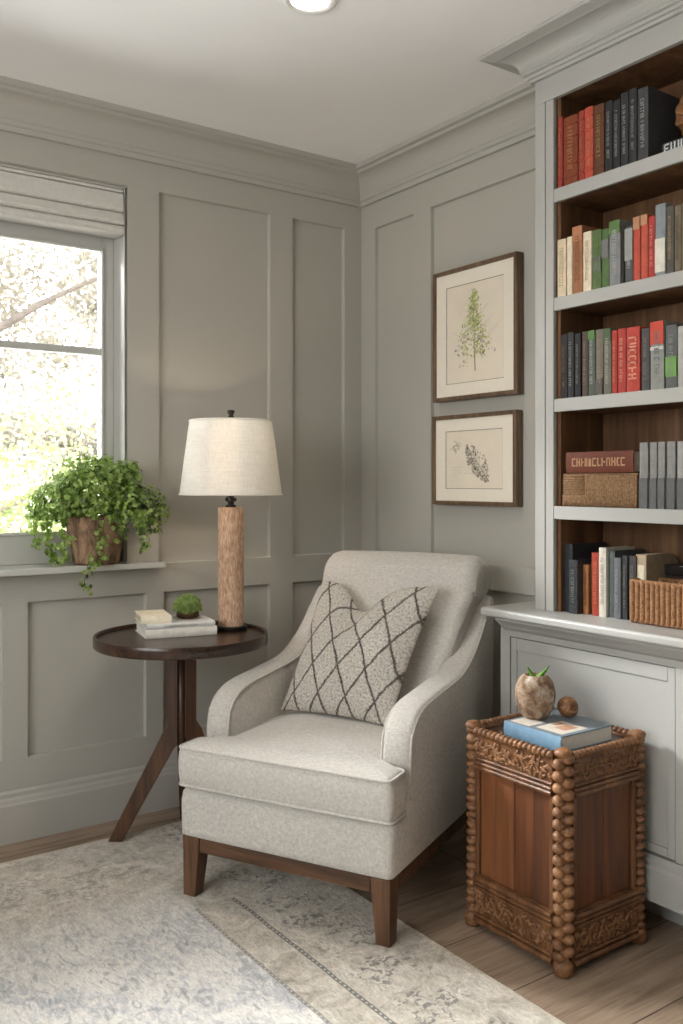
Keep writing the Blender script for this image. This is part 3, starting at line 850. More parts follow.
# woven box on the fourth shelf
wb = thing('woven_box', 'brown ribbed woven box under the dark red book, fourth shelf', 'box', (-.137, -1.501, SH[3][0]))
bm = NB(); box(bm, (-.080, -.138, 0), (.083, .138, .098)); obj('body', bm, M['wicker2'], wb, bevel=.002)
bm = NB()
for k in range(34):
    y = -.135 + k * .27 / 33
    if k > 22: tube(bm, [(-.0815, y, .001), (-.0815, y, .036)], .0040, 8)
    else: tube(bm, [(-.0815, y, .001), (-.0815, y, .097)], .0040, 8)
for k in range(8):
    zz = .04 + k * .0078
    tube(bm, [(-.0815, .055, zz), (-.0815, .137, zz)], .0032, 6)
for k in range(10):
    box(bm, (-.0835, -.135 + k * .019, .002), (-.080, -.118 + k * .019, .022 + .006 * (k % 2)))
wv = obj('weave', bm, M['wicker2'], wb, smooth=True)
bm = NB(); box(bm, (-.081, -.139, .098), (.084, .139, .102)); obj('lid', bm, M['wicker2'], wb, bevel=.0015)

# countertop extras: folder, black box, basket
fo = thing('magazine_holder', 'beige rounded-top folder standing beside the wicker basket on the countertop', 'folder', (-.098, -1.626, CZ))
bm = NB(); prism(bm, roundpoly([(-.085, 0), (.075, 0), (.075, .195), (-.085, .195)], [.001, .001, .06, .004], 8), -.018, .018, 'y'); obj('body', bm, cm((158, 140, 116), .8), fo, bevel=.0015)
bm = NB(); box(bm, (-.0862, -.012, .12), (-.0848, .012, .165)); obj('label_plate', bm, cm((196, 184, 162), .8), fo)
kb = thing('storage_box', 'black lidded box behind the wicker basket on the countertop', 'box', (-.066, -1.728, CZ))
bm = NB(); box(bm, (-.040, -.075, 0), (.040, .075, .135)); obj('body', bm, cm((40, 32, 28), .5), kb, bevel=.003)
bm = NB(); box(bm, (-.042, -.077, .1355), (.042, .077, .165)); obj('lid', bm, cm((32, 26, 24), .45), kb, bevel=.003)
ba = thing('wicker_basket', 'orange-brown rectangular wicker basket on the countertop', 'basket', (-.172, -1.766, CZ))
bm = NB()
bw, bd, bh = .145, .052, .118
for k in range(17):
    y = -bw + .0085 + k * .0171
    for s in (-1, 1):
        pts = [(s * (bd + .0022 * math.sin(j * PI / 1.0 + k * PI)), y, .004 + j * bh / 10) for j in range(11)]
        tube(bm, pts, .0084, 8)
for k in range(6):
    x = -bd + .0085 + k * .0174
    for s in (-1, 1):
        tube(bm, [(x, s * bw, .003), (x, s * bw, bh)], .0084, 8)
box(bm, (-bd + .002, -bw + .002, .001), (bd - .002, bw - .002, .008))
for s in (-1, 1):
    box(bm, (s * bd - .002, -bw, .002), (s * bd + .002, bw, bh)); box(bm, (-bd, s * bw - .002, .002), (bd, s * bw + .002, bh))
obj('body', bm, M['wicker'], ba, smooth=True)
bm = NB()
for zz, r in ((bh + .003, .006), (.007, .0055)):
    tube(bm, [(x, y, zz) for x, y in roundpoly([(-bd, -bw), (bd, -bw), (bd, bw), (-bd, bw)], .008, 3)], r, 8, closed=True)
obj('rim', bm, M['wicker'], ba, smooth=True)

# ------------------------------------------------------------------ pictures
def picture(label, name, y0, y1, z0, z1, draw):
    cy, cz = (y0 + y1) / 2, (z0 + z1) / 2; W, Hh = abs(y0 - y1) / 2, (z1 - z0) / 2
    t = thing(name, label, 'picture', (.0135, cy, cz), 0, None)
    fw = .016
    bm = NB()
    for a, b in (((-.036, -W, -Hh), (0, -W + fw, Hh)), ((-.036, W - fw, -Hh), (0, W, Hh)), ((-.036, -W + fw, -Hh), (0, W - fw, -Hh + fw)), ((-.036, -W + fw, Hh - fw), (0, W - fw, Hh))):
        box(bm, a, b)
    obj('frame', bm, M['frame'], t, bevel=.002)
    # mat with an opening
    aw, ah, al = draw['win']
    bm = NB()
    iw, ih = W - fw, Hh - fw
    box(bm, (-.028, -iw, -ih), (-.024, -aw, ih)); box(bm, (-.028, aw, -ih), (-.024, iw, ih))
    box(bm, (-.028, -aw, -ih), (-.024, aw, al - ah)); box(bm, (-.028, -aw, al + ah), (-.024, aw, ih))
    obj('mat_board', bm, M['mat'], t)
    bm = NB(); box(bm, (-.026, -aw - .001, al - ah - .001), (-.0245, aw + .001, al + ah + .001)); art = obj('art_print', bm, M['art'], t)
    bm = NB(); q = .0011
    for a, b in (((-aw, -ah), (-aw + q * 1.6, ah)), ((aw - q * 1.6, -ah), (aw, ah)), ((-aw, -ah), (aw, -ah + q * 1.6)), ((-aw, ah - q * 1.6), (aw, ah))):
        box(bm, (-.0266, a[0], al + a[1]), (-.0261, b[0], al + b[1]))
    obj('border_line', bm, M['inkdark'], art)
    bm = NB()
    draw['fn'](bm, al)
    obj('drawing', bm, [M['inkdark'], M['ink'], M['inkpale'], M['dabg'], M['daby'], M['dabo']], art)
    return t
XA = -.0265
def dab(bm, y, z, r, mi, asp=1.0, rot=0):
    n = 7; c, s = math.cos(rot), math.sin(rot)
    vs = []
    for k in range(n):
        a = 2 * PI * k / n; rr = r * random.uniform(.7, 1.15)
        py, pz = rr * math.cos(a), rr * asp * math.sin(a)
        vs.append(bm.verts.new((XA - random.uniform(0, .0006), y + py * c - pz * s, z + py * s + pz * c)))
    bm.faces.new(list(reversed(vs))).material_index = mi
def stroke(bm, p, q, w0, w1, mi):
    p, q = Vector(p), Vector(q); d = (q - p).normalized(); n = Vector((-d.y, d.x))
    pts = [p + n * w0, p - n * w0, q - n * w1, q + n * w1]
    vs = [bm.verts.new((XA - .0001, a.x, a.y)) for a in pts]
    f = bm.faces.new(vs); f.material_index = mi
    f.normal_update()
    if f.normal.x > 0: f.normal_flip()
def draw_tree(bm, al):
    rnd = random.Random(5)
    # trunk, from local bottom up; local +y is to the LEFT in the photo
    z0, zt = al - .150, al + .13
    pts = [(-.006, z0), (-.004, al - .10), (0, al - .05), (-.002, al + .0), (.002, al + .06), (.0, zt)]
    ws = [.0022, .0020, .0017, .0013, .0009, .0005]
    for k in range(5): stroke(bm, pts[k], pts[k + 1], ws[k], ws[k + 1], 0)
    tips = []
    for k in range(30):
        t = rnd.uniform(.12, .95); zz = z0 + .06 + (zt - z0 - .06) * t
        L = (.150 * (1 - t) + .026) * rnd.uniform(.5, 1); s = rnd.choice((-1, 1))
        e = (s * L, zz + L * rnd.uniform(.25, .75)); tips.append((0, zz, *e))
        stroke(bm, (0, zz), (e[0] * .5, zz + (e[1] - zz) * .4), .0008, .0005, 1); stroke(bm, (e[0] * .5, zz + (e[1] - zz) * .4), e, .0005, .0003, 2)
    for k in range(760):
        t = rnd.random() ** .8
        z_ = al + .158 - .25 * t + rnd.gauss(0, .006)
        hw_ = .014 + .088 * t ** 1.15
        y = max(-1.15, min(1.15, rnd.gauss(0, .5))) * hw_
        if t > .6 and abs(y) < .03 and rnd.random() < .55: continue
        mi = rnd.choices((3, 4, 2, 1, 5), (5, 6, 4, 1, .1) if t < .6 else (2.2, 3, 5, .7, 1.0))[0]
        dab(bm, y, z_, rnd.uniform(.0018, .0056), mi)
    for k in range(16): dab(bm, rnd.gauss(.06, .012), al - .115 + rnd.gauss(0, .01), .003, rnd.choice((5, 2)))
picture('larger framed print of a green tree, hung above the smaller print', 'framed_print', -.513, -.974, 1.590, 2.106, {'win': (.157, .191, -.002), 'fn': draw_tree})
def draw_fern(bm, al):
    rnd = random.Random(8)
    A = Vector((-.085, al - .085)); B = Vector((.035, al + .055))
    stroke(bm, tuple(A), tuple(B), .0014, .0004, 0)
    d = (B - A); nrm = Vector((-d.y, d.x)).normalized()
    for k in range(230):
        t = rnd.random() ** .9; s = rnd.choice((-1, 1)) if rnd.random() < .35 else -1
        L = .055 * math.sin(PI * min(1, t * .8 + .18)) * rnd.uniform(.2, 1)
        p = A + d * t; q = p + nrm * s * L * .8 + d.normalized() * L * .7
        dab(bm, q.x, q.y, rnd.uniform(.0018, .0048), rnd.choices((1, 2, 0), (3, 9, .1))[0], 1.5, rnd.uniform(0, 3))
        if k % 4 == 0: stroke(bm, tuple(p), tuple(q), .0005, .0003, 1)
    for k in range(40): dab(bm, .095 + rnd.gauss(0, .018), al + .055 + rnd.gauss(0, .014), rnd.uniform(.0015, .004), 2, 1.4, rnd.uniform(0, 3))
    for k, L in enumerate((.060, .050, .055, .030)):
        zz = al - .03 - k * .011
        for j in range(int(L / .006)): stroke(bm, (.118 - j * .006, zz), (.118 - j * .006 - .0042, zz), .0006, .0006, 2)
    stroke(bm, (.05, al - .052), (-.06, al - .056), .0006, .0005, 2)
picture('smaller framed grey botanical print hung below the tree print', 'framed_print', -.509, -.970, 1.180, 1.533, {'win': (.157, .113, 0), 'fn': draw_fern})

# ------------------------------------------------------------------ armchair
ANG = math.radians(-62.845)
ac = thing('armchair', 'oatmeal linen upholstered armchair with dark wooden legs, set across the corner', 'armchair', (-1.071, -1.053, 0), ANG)
# legs
def leg_bm(x, y, z0, top=.19, t=.031, bt=.022, dx=0, dy=0):
    bm = NB()
    sec = []
    for zz, h_, f in ((z0, bt, 1), (top * .75, t * .92, .12), (top, t, 0)):
        sec.append([(x + dx * f + a * h_, y + dy * f + b_ * h_, zz) for a, b_ in ((-1, -1), (1, -1), (1, 1), (-1, 1))])
    rings(bm, sec); bmesh.ops.recalc_face_normals(bm, faces=bm.faces[:])
    return bm
for sx in (-1, 1):
    obj('leg', leg_bm(sx * .319, .032, .0065, dx=sx * .007, dy=-.006), M['legwood'], ac, bevel=.003)
for sx in (-1, 1):
    obj('leg', leg_bm(sx * .319, .735, .0002 if sx > 0 else .0065, dx=sx * .01, dy=.06), M['legwood'], ac, bevel=.003)
bm = NB()
for a, b in (((-.287, .004, .146), (.287, .034, .19)), ((-.348, .064, .146), (-.318, .703, .19)), ((.318, .064, .146), (.348, .703, .19)), ((-.287, .738, .146), (.287, .765, .19))):
    box(bm, a, b)
obj('base_rail', bm, M['railwood'], ac, bevel=.003)
# seat deck
def puff(bm, outline, prof, crown=None):
    """stacked rings: prof = [(inset, z)], then crown rings [(scale, z)] about the centroid"""
    rs = [[(x, y, zz) for x, y in inset(outline, d)] for d, zz in prof]
    if crown:
        last = inset(outline, prof[-1][0])
        cx_ = sum(p[0] for p in last) / len(last); cy_ = sum(p[1] for p in last) / len(last)
        cy_ = crown[0][2] if len(crown[0]) > 2 else cy_
        for c in crown:
            rs.append([(cx_ + (x - cx_) * c[0], cy_ + (y - cy_) * c[0], c[1]) for x, y in last])
    rings(bm, rs); bmesh.ops.recalc_face_normals(bm, faces=bm.faces[:])
deck = roundpoly([(-.354, -.006), (.358, -.006), (.350, .76), (-.350, .76)], [.02, .028, .02, .02], 6)
bm = NB(); puff(bm, deck, [(.010, .190), (.002, .196), (.0, .215), (-.001, .30), (.004, .325), (.014, .338), (.03, .343)])
o = obj('seat_base', bm, M['linen'], ac, smooth=True)
# T cushion
Tc = roundpoly([(-.355, -.020), (.362, -.020), (.360, .100), (.268, .110), (.268, .555), (-.268, .555), (-.268, .110), (-.355, .100)], [.025, .025, .03, .012, .03, .03, .012, .03], 5)
def seg_d(p, a, b):
    ab = b - a; t = max(0, min(1, (p - a).dot(ab) / max(1e-12, ab.length_squared)))
    return (p - a - ab * t).length
bm = NB(); rs = [[(x, y, zz) for x, y in inset(Tc, d)] for d, zz in [(.024, .346), (.008, .349), (.001, .357), (-.002, .385), (-.003, .415), (-.001, .445), (.003, .459), (.010, .466)]]
Tin = [Vector(p) for p in inset(Tc, .018)]
for t in (0, .05, .1, .16, .23, .31, .4, .5, .6, .7, .8, .9, .97):
    ring = []
    for p in Tin:
        q = p.lerp(Vector((0, .26)), t)
        dd = min(seg_d(q, Tin[k - 1], Tin[k]) for k in range(len(Tin)))
        ring.append((q.x, q.y, .470 + .028 * (1 - math.exp(-dd / .075))))
    rs.append(ring)
rings(bm, rs); bmesh.ops.recalc_face_normals(bm, faces=bm.faces[:])
cu = obj('seat_cushion', bm, M['linen'], ac, smooth=True)
bm = NB()
for zz, ins in ((.463, .0035), (.351, .003)):
    tube(bm, [(x, y, zz) for x, y in inset(Tc, ins)], .0052, 8, closed=True)
obj('piping', bm, M['linen'], cu, smooth=True)
# arms
top_line = [(.004, .19), (.002, .25), (.002, .325), (.008, .338), (.020, .343), (.085, .344), (.112, .350)] + catmull([(.117, .366), (.118, .43), (.119, .50), (.136, .562), (.180, .603), (.250, .624), (.40, .638), (.55, .656), (.66, .706), (.740, .768), (.800, .832), (.846, .870)], 5)
prof = top_line + [(.868, .862), (.878, .80), (.862, .5), (.81, .19)]
def arm(sx):
    bm = NB()
    xi, xo = .266, (.346 if sx > 0 else .332)
    rs = []
    cyc = .45
    n = len(prof)
    for x, ins in ((xi, .014), (xi + .006, .004), (xi + .016, 0), (xo - .016, 0), (xo - .004, .004), (xo + .001, .014)):
        ring = []
        for i, p in enumerate(inset(list(reversed(prof)), ins)):
            bulge = .012 if x > .3 else 0
            ring.append((sx * (x + (bulge if x > .3 else 0) * 1), p[0], max(p[1], .191)))
        rs.append(ring)
    rings(bm, rs); bmesh.ops.recalc_face_normals(bm, faces=bm.faces[:])
    a = obj('arm', bm, M['linen'], ac, smooth=True)
    w = a.modifiers.new('e', 'EDGE_SPLIT'); w.split_angle = math.radians(50)
    bm = NB()
    for x, k in ((xo + .010, .007), (xi + .001, .007)):
        path = [(sx * x, p[0] + (k if p[1] < .57 else .004), p[1] - .010 if p[1] > .56 else p[1]) for i, p in enumerate(top_line) if p[1] > .37 and p[0] < (.78 if x > .3 else .62)]
        tube(bm, path, .0042, 8)
    obj('piping', bm, M['linen'], a, smooth=True)
for s in (-1, 1): arm(s)
# back: rolled-top profile lofted across the width
front = catmull([(.50, .36), (.520, .48), (.570, .62), (.640, .78), (.690, .88), (.712, .94), (.735, .982), (.785, 1.006), (.845, 1.006), (.900, .985), (.930, .945), (.926, .905), (.896, .875), (.880, .83), (.873, .70), (.862, .5), (.825, .23)], 5)
bp = list(front)
bm = NB(); rs = []
ss_ = [-1, -.992, -.972, -.93, -.86, -.7, -.45, -.2, 0, .2, .45, .7, .86, .93, .972, .992, 1]
for s in ss_:
    e = abs(s)
    k = 1 - .30 * max(0, (e - .86) / .14) ** 2.6
    ring = []
    for (y, zz) in bp:
        hw_ = .266 + (.034 if zz > .9 else .034 * max(0, (zz - .62) / .28) ** 1.5 if zz > .62 else 0)
        ym = .78 if zz > .8 else .69
        crown = .018 * (1 - s * s) if (y < .74 and zz < .98) else 0
        zz2 = zz - (1 - k) * .10 if zz > .9 else zz
        ring.append((.040 * min(1, max(0, (zz - .5) / .4)) + s * hw_, ym + (y - ym) * k - crown, zz2 + .006 * (1 - s * s) * (1 if zz > .9 else 0)))
    rs.append(ring)
rings(bm, rs); bmesh.ops.recalc_face_normals(bm, faces=bm.faces[:])
bk = obj('backrest', bm, M['linen'], ac, smooth=True)

# ------------------------------------------------------------------ throw pillow (leans on the chair back)
def inv_local(p):
    return p
pl = thing('throw_pillow', 'cream boucle throw pillow with dark diamond lines leaning on the armchair', 'pillow', (-1.071, -1.053, 0), ANG)
BLc, BRc, TLc, TRc = Vector((-.250, .415, .492)), Vector((.172, .385, .492)), Vector((-.200, .625, .918)), Vector((.258, .605, .922))
me_v, me_f, me_uv = [], [], []
N = 40
nrm = ((BRc - BLc).cross(TLc - BLc)).normalized()      # points to -y (towards the room)?
if nrm.y > 0: nrm = -nrm
def pil(u, v, side):
    # u,v in [-1,1]
    s, t = (u + 1) / 2, (v + 1) / 2
    cu_ = u * (1 - .055 * (1 - abs(v) ** 1.6)) if False else u
    # pinched edges: sides bow inwards between the corners
    uu = u * (1 - .07 * (1 - v * v)); vv = v * (1 - .05 * (1 - u * u))
    s, t = (uu + 1) / 2, (vv + 1) / 2
    p = BLc * (1 - s) * (1 - t) + BRc * s * (1 - t) + TLc * (1 - s) * t + TRc * s * t
    chop = math.exp(-((u + .12) / .34) ** 2) * max(0, (v + .25) / 1.25) ** 1.5
    up = (TLc - BLc).normalized()
    p = p - up * .098 * chop
    th = .105 * (max(0, 1 - abs(u) ** 2.4)) ** .55 * (max(0, 1 - abs(v) ** 2.4)) ** .55
    th *= 1 - .45 * math.exp(-((u + .12) / .22) ** 2) * max(0, v) ** 1.2
    wr = mnoise.noise(Vector((u * 2.1, v * 2.1, 3.0 + side))) * .010 * (1 - max(abs(u), abs(v)) ** 4)
    if side > 0: return p + nrm * (th * .72 + wr)
    return p - nrm * (th * .38)
bm = NB(); uvl = bm.loops.layers.uv.new('UVMap')
grid = {}
for side in (1, -1):
    for i in range(N + 1):
        for j in range(N + 1):
            u, v = -1 + 2 * i / N, -1 + 2 * j / N
            # sample denser near edges
            u, v = math.sin(u * PI / 2), math.sin(v * PI / 2)
            edge = i in (0, N) or j in (0, N)
            key = (i, j, 0 if edge else side)
            if key not in grid: grid[key] = (bm.verts.new(pil(u, v, side)), (u, v))
    for i in range(N):
        for j in range(N):
            q = []
            for a, b in ((i, j), (i + 1, j), (i + 1, j + 1), (i, j + 1)):
                e = a in (0, N) or b in (0, N); q.append(grid[(a, b, 0 if e else side)])
            vs = [k[0] for k in q]
            f = bm.faces.new(vs if side > 0 else list(reversed(vs)))
            for lp in f.loops:
                uv = [k[1] for k in q if k[0] is lp.vert][0]
                lp[uvl].uv = ((uv[0] + 1) / 2, (uv[1] + 1) / 2)
bmesh.ops.recalc_face_normals(bm, faces=bm.faces[:])
pc = obj('pillow_cover', bm, M['pillow'], pl, smooth=True)

# ------------------------------------------------------------------ round side table
tb = thing('side_table', 'round espresso wood pedestal side table with three splayed legs', 'side table', (-1.050, -.356, .012))
bm = NB()
lathe(bm, [(.001, .694), (.20, .694), (.285, .690), (.298, .688), (.302, .692), (.302, .722), (.300, .727), (.292, .727), (.290, .724), (.289, .716), (.2, .715), (.001, .715)], seg=96)
obj('tabletop', bm, M['tablewood'], tb, smooth=True).modifiers.new('e', 'EDGE_SPLIT').split_angle = math.radians(45)
dv = Vector((.5764, .8172)); rv = Vector((.8172, -.5764))
def tleg(lat, dpt, foot, knee=.40):
    a = (rv * lat + dv * dpt).normalized()
    z0 = -.0057
    n = Vector((-a.y, a.x))
    hw_ = .017
    bm = NB()
    # side profile in (radius, z): vertical board that kinks out at the knee
    pf = [(.010, .6935), (.050, .6935), (.050, knee + .0), (.068, knee - .03), (foot + .022, z0), (foot - .026, z0), (.030, knee - .085), (.010, knee - .06)]
    rs = []
    for s in (-1, 1):
        rs.append([(a.x * r + n.x * s * hw_, a.y * r + n.y * s * hw_, zz) for r, zz in pf])
    rings(bm, rs); bmesh.ops.recalc_face_normals(bm, faces=bm.faces[:])
    obj('leg', bm, M['tablelegwood'], tb, bevel=.003)
tleg(-1, .02, .235, .40); tleg(-.12, 1, .225, .40); tleg(.95, .30, .19, .42)
bm = NB(); lathe(bm, [(.001, .31), (.013, .32), (.014, .42), (.012, .693), (.001, .693)], seg=16); obj('hub', bm, M['tablelegwood'], tb, smooth=True)

# ------------------------------------------------------------------ table lamp
lm = thing('table_lamp', 'table lamp with white linen shade and carved wooden column on the side table', 'lamp', (-.836, -.322, .7272))
lm.scale = (1, 1, .977)
bm = NB(); lathe(bm, [(.001, 0), (.058, 0), (.060, .004), (.060, .012), (.054, .016), (.001, .016)], seg=40); obj('base', bm, M['bronze'], lm, smooth=True).modifiers.new('e', 'EDGE_SPLIT')
bm = NB(); seg = 56
rs = []
for zz in [.016 + k * (.444 / 40) for k in range(41)]:
    r0 = .0475 if .022 < zz < .452 else .0455
    rs.append([((r0 + .0016 * mnoise.noise(Vector((math.cos(a) * 5, math.sin(a) * 5, zz * 16))) + .0011 * mnoise.noise(Vector((math.cos(a) * 14, math.sin(a) * 14, zz * 60)))) * math.cos(a),
                (r0 + .0016 * mnoise.noise(Vector((math.cos(a) * 5, math.sin(a) * 5, zz * 16)))) * math.sin(a), zz) for a in [2 * PI * k / seg for k in range(seg)]])
rings(bm, rs); obj('column', bm, M['lampwood'], lm, smooth=True).modifiers.new('e', 'EDGE_SPLIT').split_angle = math.radians(60)
bm = NB(); lathe(bm, [(.001, .460), (.020, .460), (.020, .468), (.012, .472), (.012, .480), (.021, .484), (.021, .496), (.013, .500), (.012, .53), (.017, .534), (.017, .56), (.004, .562), (.004, .600), (.001, .600)], seg=24); obj('neck', bm, M['bronze'], lm, smooth=True).modifiers.new('e', 'EDGE_SPLIT')
bm = NB(); ball(bm, (0, 0, .635), (.028, .028, .036), 20, 14); obj('bulb', bm, M['bulb'], lm, smooth=True)
bm = NB()
lathe(bm, [(.188, .507), (.1515, .787), (.1500, .787), (.1865, .507), (.188, .507)], seg=72, cap=False)
sh = obj('lamp_shade', bm, M['lampshade'], lm, smooth=True)
sh.modifiers.new('e', 'EDGE_SPLIT').split_angle = math.radians(50)
for r, zz in ((.1885, .509), (.152, .785)):
    bm = NB(); tube(bm, [(r * math.cos(a), r * math.sin(a), zz) for a in [2 * PI * k / 72 for k in range(72)]], .0028, 8, closed=True); obj('shade_trim', bm, M['lampshade'], sh, smooth=True)

bm = NB()
for k in range(3):
    a = 2 * PI * k / 3
    tube(bm, [(0, 0, .778), (.149 * math.cos(a), .149 * math.sin(a), .783)], .0018, 6)
for s in (-1, 1):
    tube(bm, catmull([(0, s * .012, .56), (0, s * .05, .60), (0, s * .052, .70), (0, s * .006, .775)], 6), .0018, 6)
obj('harp', bm, M['bronze'], lm, smooth=True)
bm = NB(); lathe(bm, [(.001, .775), (.006, .775), (.006, .792), (.012, .795), (.012, .802), (.008, .808), (.014, .818), (.013, .826), (.001, .828)], seg=20); obj('finial', bm, M['bronze'], lm, smooth=True)

# ------------------------------------------------------------------ books and moss ball on the table
RZ = math.radians(-12.2)
def tl(u, v, z_):   # table-stack frame: u along the front edge, v backwards
    o_ = Vector((-1.166, -.345, 0)); a = Vector((math.cos(RZ), math.sin(RZ), 0)); b = Vector((-a.y, a.x, 0))
    p = o_ + a * u + b * v; return (p.x, p.y, z_)
# spine faces the room: local -x of the lying book -> turn by RZ - 90
def flat(label, u, v, z0, w, d, h, dr, cover, page='white_page', **kw):
    p = tl(u, v, z0)
    return lying(label, p[0], p[1], z0, w, d, h, RZ + PI / 2 + dr, cover, page, **kw)
flat('thick white book at the bottom of the side table stack', .113, .096, .7275, .252, .200, .030, 0, (226, 222, 212))
flat('thinner white book second in the side table stack', .110, .096, .7580, .244, .190, .018, math.radians(2), (214, 214, 210), tcol=(170, 168, 162), tlen=.5, tk=.35)
flat('small old cream book with worn cover on top of the white books', .030, .098, .7765, .105, .165, .026, math.radians(-2), (238, 229, 206), page='page')
mb = thing('moss_ball', 'little green succulent ball sitting on the white books', 'plant', tl(.158, .100, .7770))
bm = NB()
lathe(bm, [(.001, 0), (.026, 0), (.034, .010), (.036, .022), (.03, .03), (.001, .034)], seg=20)
for k in range(90):
    a = random.uniform(0, 2 * PI); b_ = random.uniform(.0, .035)
    tube(bm, [(.030 * math.cos(a), .030 * math.sin(a), .001 + b_ * .2), (.042 * math.cos(a + .3), .042 * math.sin(a + .3), b_ + .004)], .0016, 5)
obj('twig_base', bm, cm((96, 70, 48), .9), mb, smooth=True)
bm = NB()
for k in range(330):
    f = (k + .5) / 330; ph = k * 2.39996
    zc = 1 - f * 1.15
    if zc < -.25: continue
    rr = math.sqrt(max(0, 1 - zc * zc))
    n = Vector((rr * math.cos(ph), rr * math.sin(ph), zc))
    R = .046 * random.uniform(.92, 1.06)
    rot = n.to_track_quat('Z', 'Y').to_matrix().to_4x4()
    ball(bm, tuple(n * R + Vector((0, 0, .036))), (.0042, .0042, .0068), 6, 5, rot)
ball(bm, (0, 0, .036), .040, 16, 10)
obj('rosettes', bm, M['succ'], mb, smooth=True)

# ------------------------------------------------------------------ potted ivy on the sill
iv = thing('potted_ivy', 'bushy green ivy trailing from a rough bark pot on the window sill', 'potted plant', (-1.228, .002, .9653))
bm = NB(); seg = 64; rs = []
pp = [(.060, .002), (.079, 0), (.083, .01), (.091, .06), (.102, .11), (.112, .155), (.115, .172), (.112, .178), (.105, .176), (.101, .165), (.097, .14)]
for r, zz in pp:
    ring = []
    for k in range(seg):
        a = 2 * PI * k / seg
        w = 1 + .025 * mnoise.noise(Vector((math.cos(a) * 3, math.sin(a) * 3, zz * 6))) + .014 * math.sin(a * 13 + 3 * math.sin(a * 2))
        ring.append((r * w * math.cos(a), r * w * math.sin(a), zz))
    rs.append(ring)
rings(bm, rs); obj('pot', bm, M['pot'], iv, smooth=True)
bm = NB(); lathe(bm, [(.001, .150), (.084, .150), (.08, .158), (.04, .165), (.001, .167)], seg=24); obj('soil', bm, M['soil'], iv, smooth=True)

IVY = [(0, 0), (.28, -.10), (.52, .10), (.40, .38), (.62, .62), (.28, .66), (0, 1.0), (-.28, .66), (-.62, .62), (-.40, .38), (-.52, .10), (-.28, -.10)]
def add_leaf(V, Fs, p, n, up, s, fold=.18, shape=IVY):
    n = n.normalized(); up = (up - n * up.dot(n))
    if up.length < 1e-4: up = n.orthogonal()
    up.normalize(); r_ = up.cross(n)
    b0 = len(V)
    for x, y in shape:
        V.append(p + r_ * x * s + up * y * s + n * (fold * abs(x) * s - .12 * y * y * s))
    k = len(shape) // 2
    V.append(p + up * .45 * s)
    c = len(V) - 1; m_ = len(shape)
    for i in range(m_):
        Fs.append((b0 + i, b0 + (i + 1) % m_, c))
def leaf_obj(name, V, Fs, m, parent, mats=None, idx=None):
    me = bpy.data.meshes.new(name); me.from_pydata([tuple(v) for v in V], [], Fs)
    for k in (m if isinstance(m, list) else [m]): me.materials.append(k)
    if idx:
        for p, i in zip(me.polygons, idx): p.material_index = i
    o = bpy.data.objects.new(name, me); COL.objects.link(o); o.parent = parent
    return o
rnd = random.Random(21)
V, Fs, ID = [], [], []
cen = Vector((.0, -.01, .235))
# view-frame axes so the dome leans the way the plant does: lateral (towards the lamp) and depth
lat3 = Vector((.8172, -.5764, 0)); dep3 = Vector((.5764, .8172, 0))
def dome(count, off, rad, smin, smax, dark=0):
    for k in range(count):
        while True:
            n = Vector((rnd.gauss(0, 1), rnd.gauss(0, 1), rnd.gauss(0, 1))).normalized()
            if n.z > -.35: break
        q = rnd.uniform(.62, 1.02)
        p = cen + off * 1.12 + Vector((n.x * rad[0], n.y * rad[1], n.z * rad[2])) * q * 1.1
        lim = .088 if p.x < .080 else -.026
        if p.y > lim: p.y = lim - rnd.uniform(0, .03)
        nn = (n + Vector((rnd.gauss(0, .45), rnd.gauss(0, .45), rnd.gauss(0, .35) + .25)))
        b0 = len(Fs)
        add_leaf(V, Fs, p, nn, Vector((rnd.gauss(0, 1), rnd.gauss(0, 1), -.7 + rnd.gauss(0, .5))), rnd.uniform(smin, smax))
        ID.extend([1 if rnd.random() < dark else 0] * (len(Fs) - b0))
dome(700, Vector((0, .02, .0)), (.13, .07, .15), .012, .022, .05)
dome(1300, Vector((-.02, -.03, .0)), (.175, .10, .160), .012, .022, .06)
dome(620, lat3 * -.135 + Vector((0, -.01, -.03)), (.11, .075, .10), .011, .021, .04)
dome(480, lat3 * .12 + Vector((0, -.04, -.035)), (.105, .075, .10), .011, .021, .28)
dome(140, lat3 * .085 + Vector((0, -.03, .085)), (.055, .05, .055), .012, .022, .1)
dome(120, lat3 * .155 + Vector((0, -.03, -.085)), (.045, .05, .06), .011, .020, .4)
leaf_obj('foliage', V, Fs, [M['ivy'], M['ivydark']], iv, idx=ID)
def vine(pts, nleaf, s0, s1, dark=0):
    path = catmull(pts, 8)
    bm = NB(); tube(bm, path, .0014, 5); vs = obj('vine', bm, M['stem'], iv, smooth=True)
    V, Fs, ID = [], [], []
    for k in range(nleaf):
        p = Vector(path[int(rnd.uniform(.12, 1) * (len(path) - 1))])
        d = Vector((rnd.gauss(0, .6), -.8 + rnd.gauss(0, .3), rnd.gauss(0, .45) + .25))
        b0 = len(Fs)
        add_leaf(V, Fs, p + Vector((rnd.gauss(0, .012), rnd.gauss(0, .008) - .006, rnd.gauss(0, .010))), d, Vector((rnd.gauss(0, .6), 0, -1)), rnd.uniform(s0, s1))
        ID.extend([1 if rnd.random() < dark else 0] * (len(Fs) - b0))
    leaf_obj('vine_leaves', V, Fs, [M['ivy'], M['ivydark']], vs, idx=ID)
def LD(l, d, z_): v = lat3 * l + dep3 * d; return (v.x, v.y, z_)
vine([LD(-.08, -.04, .20), LD(-.155, -.05, .19), LD(-.165, -.055, .12), LD(-.155, -.05, .05), LD(-.135, -.045, .012)], 85, .014, .024)
vine([LD(-.13, -.03, .21), LD(-.205, -.05, .19), LD(-.215, -.055, .13), LD(-.205, -.05, .08)], 50, .013, .022)
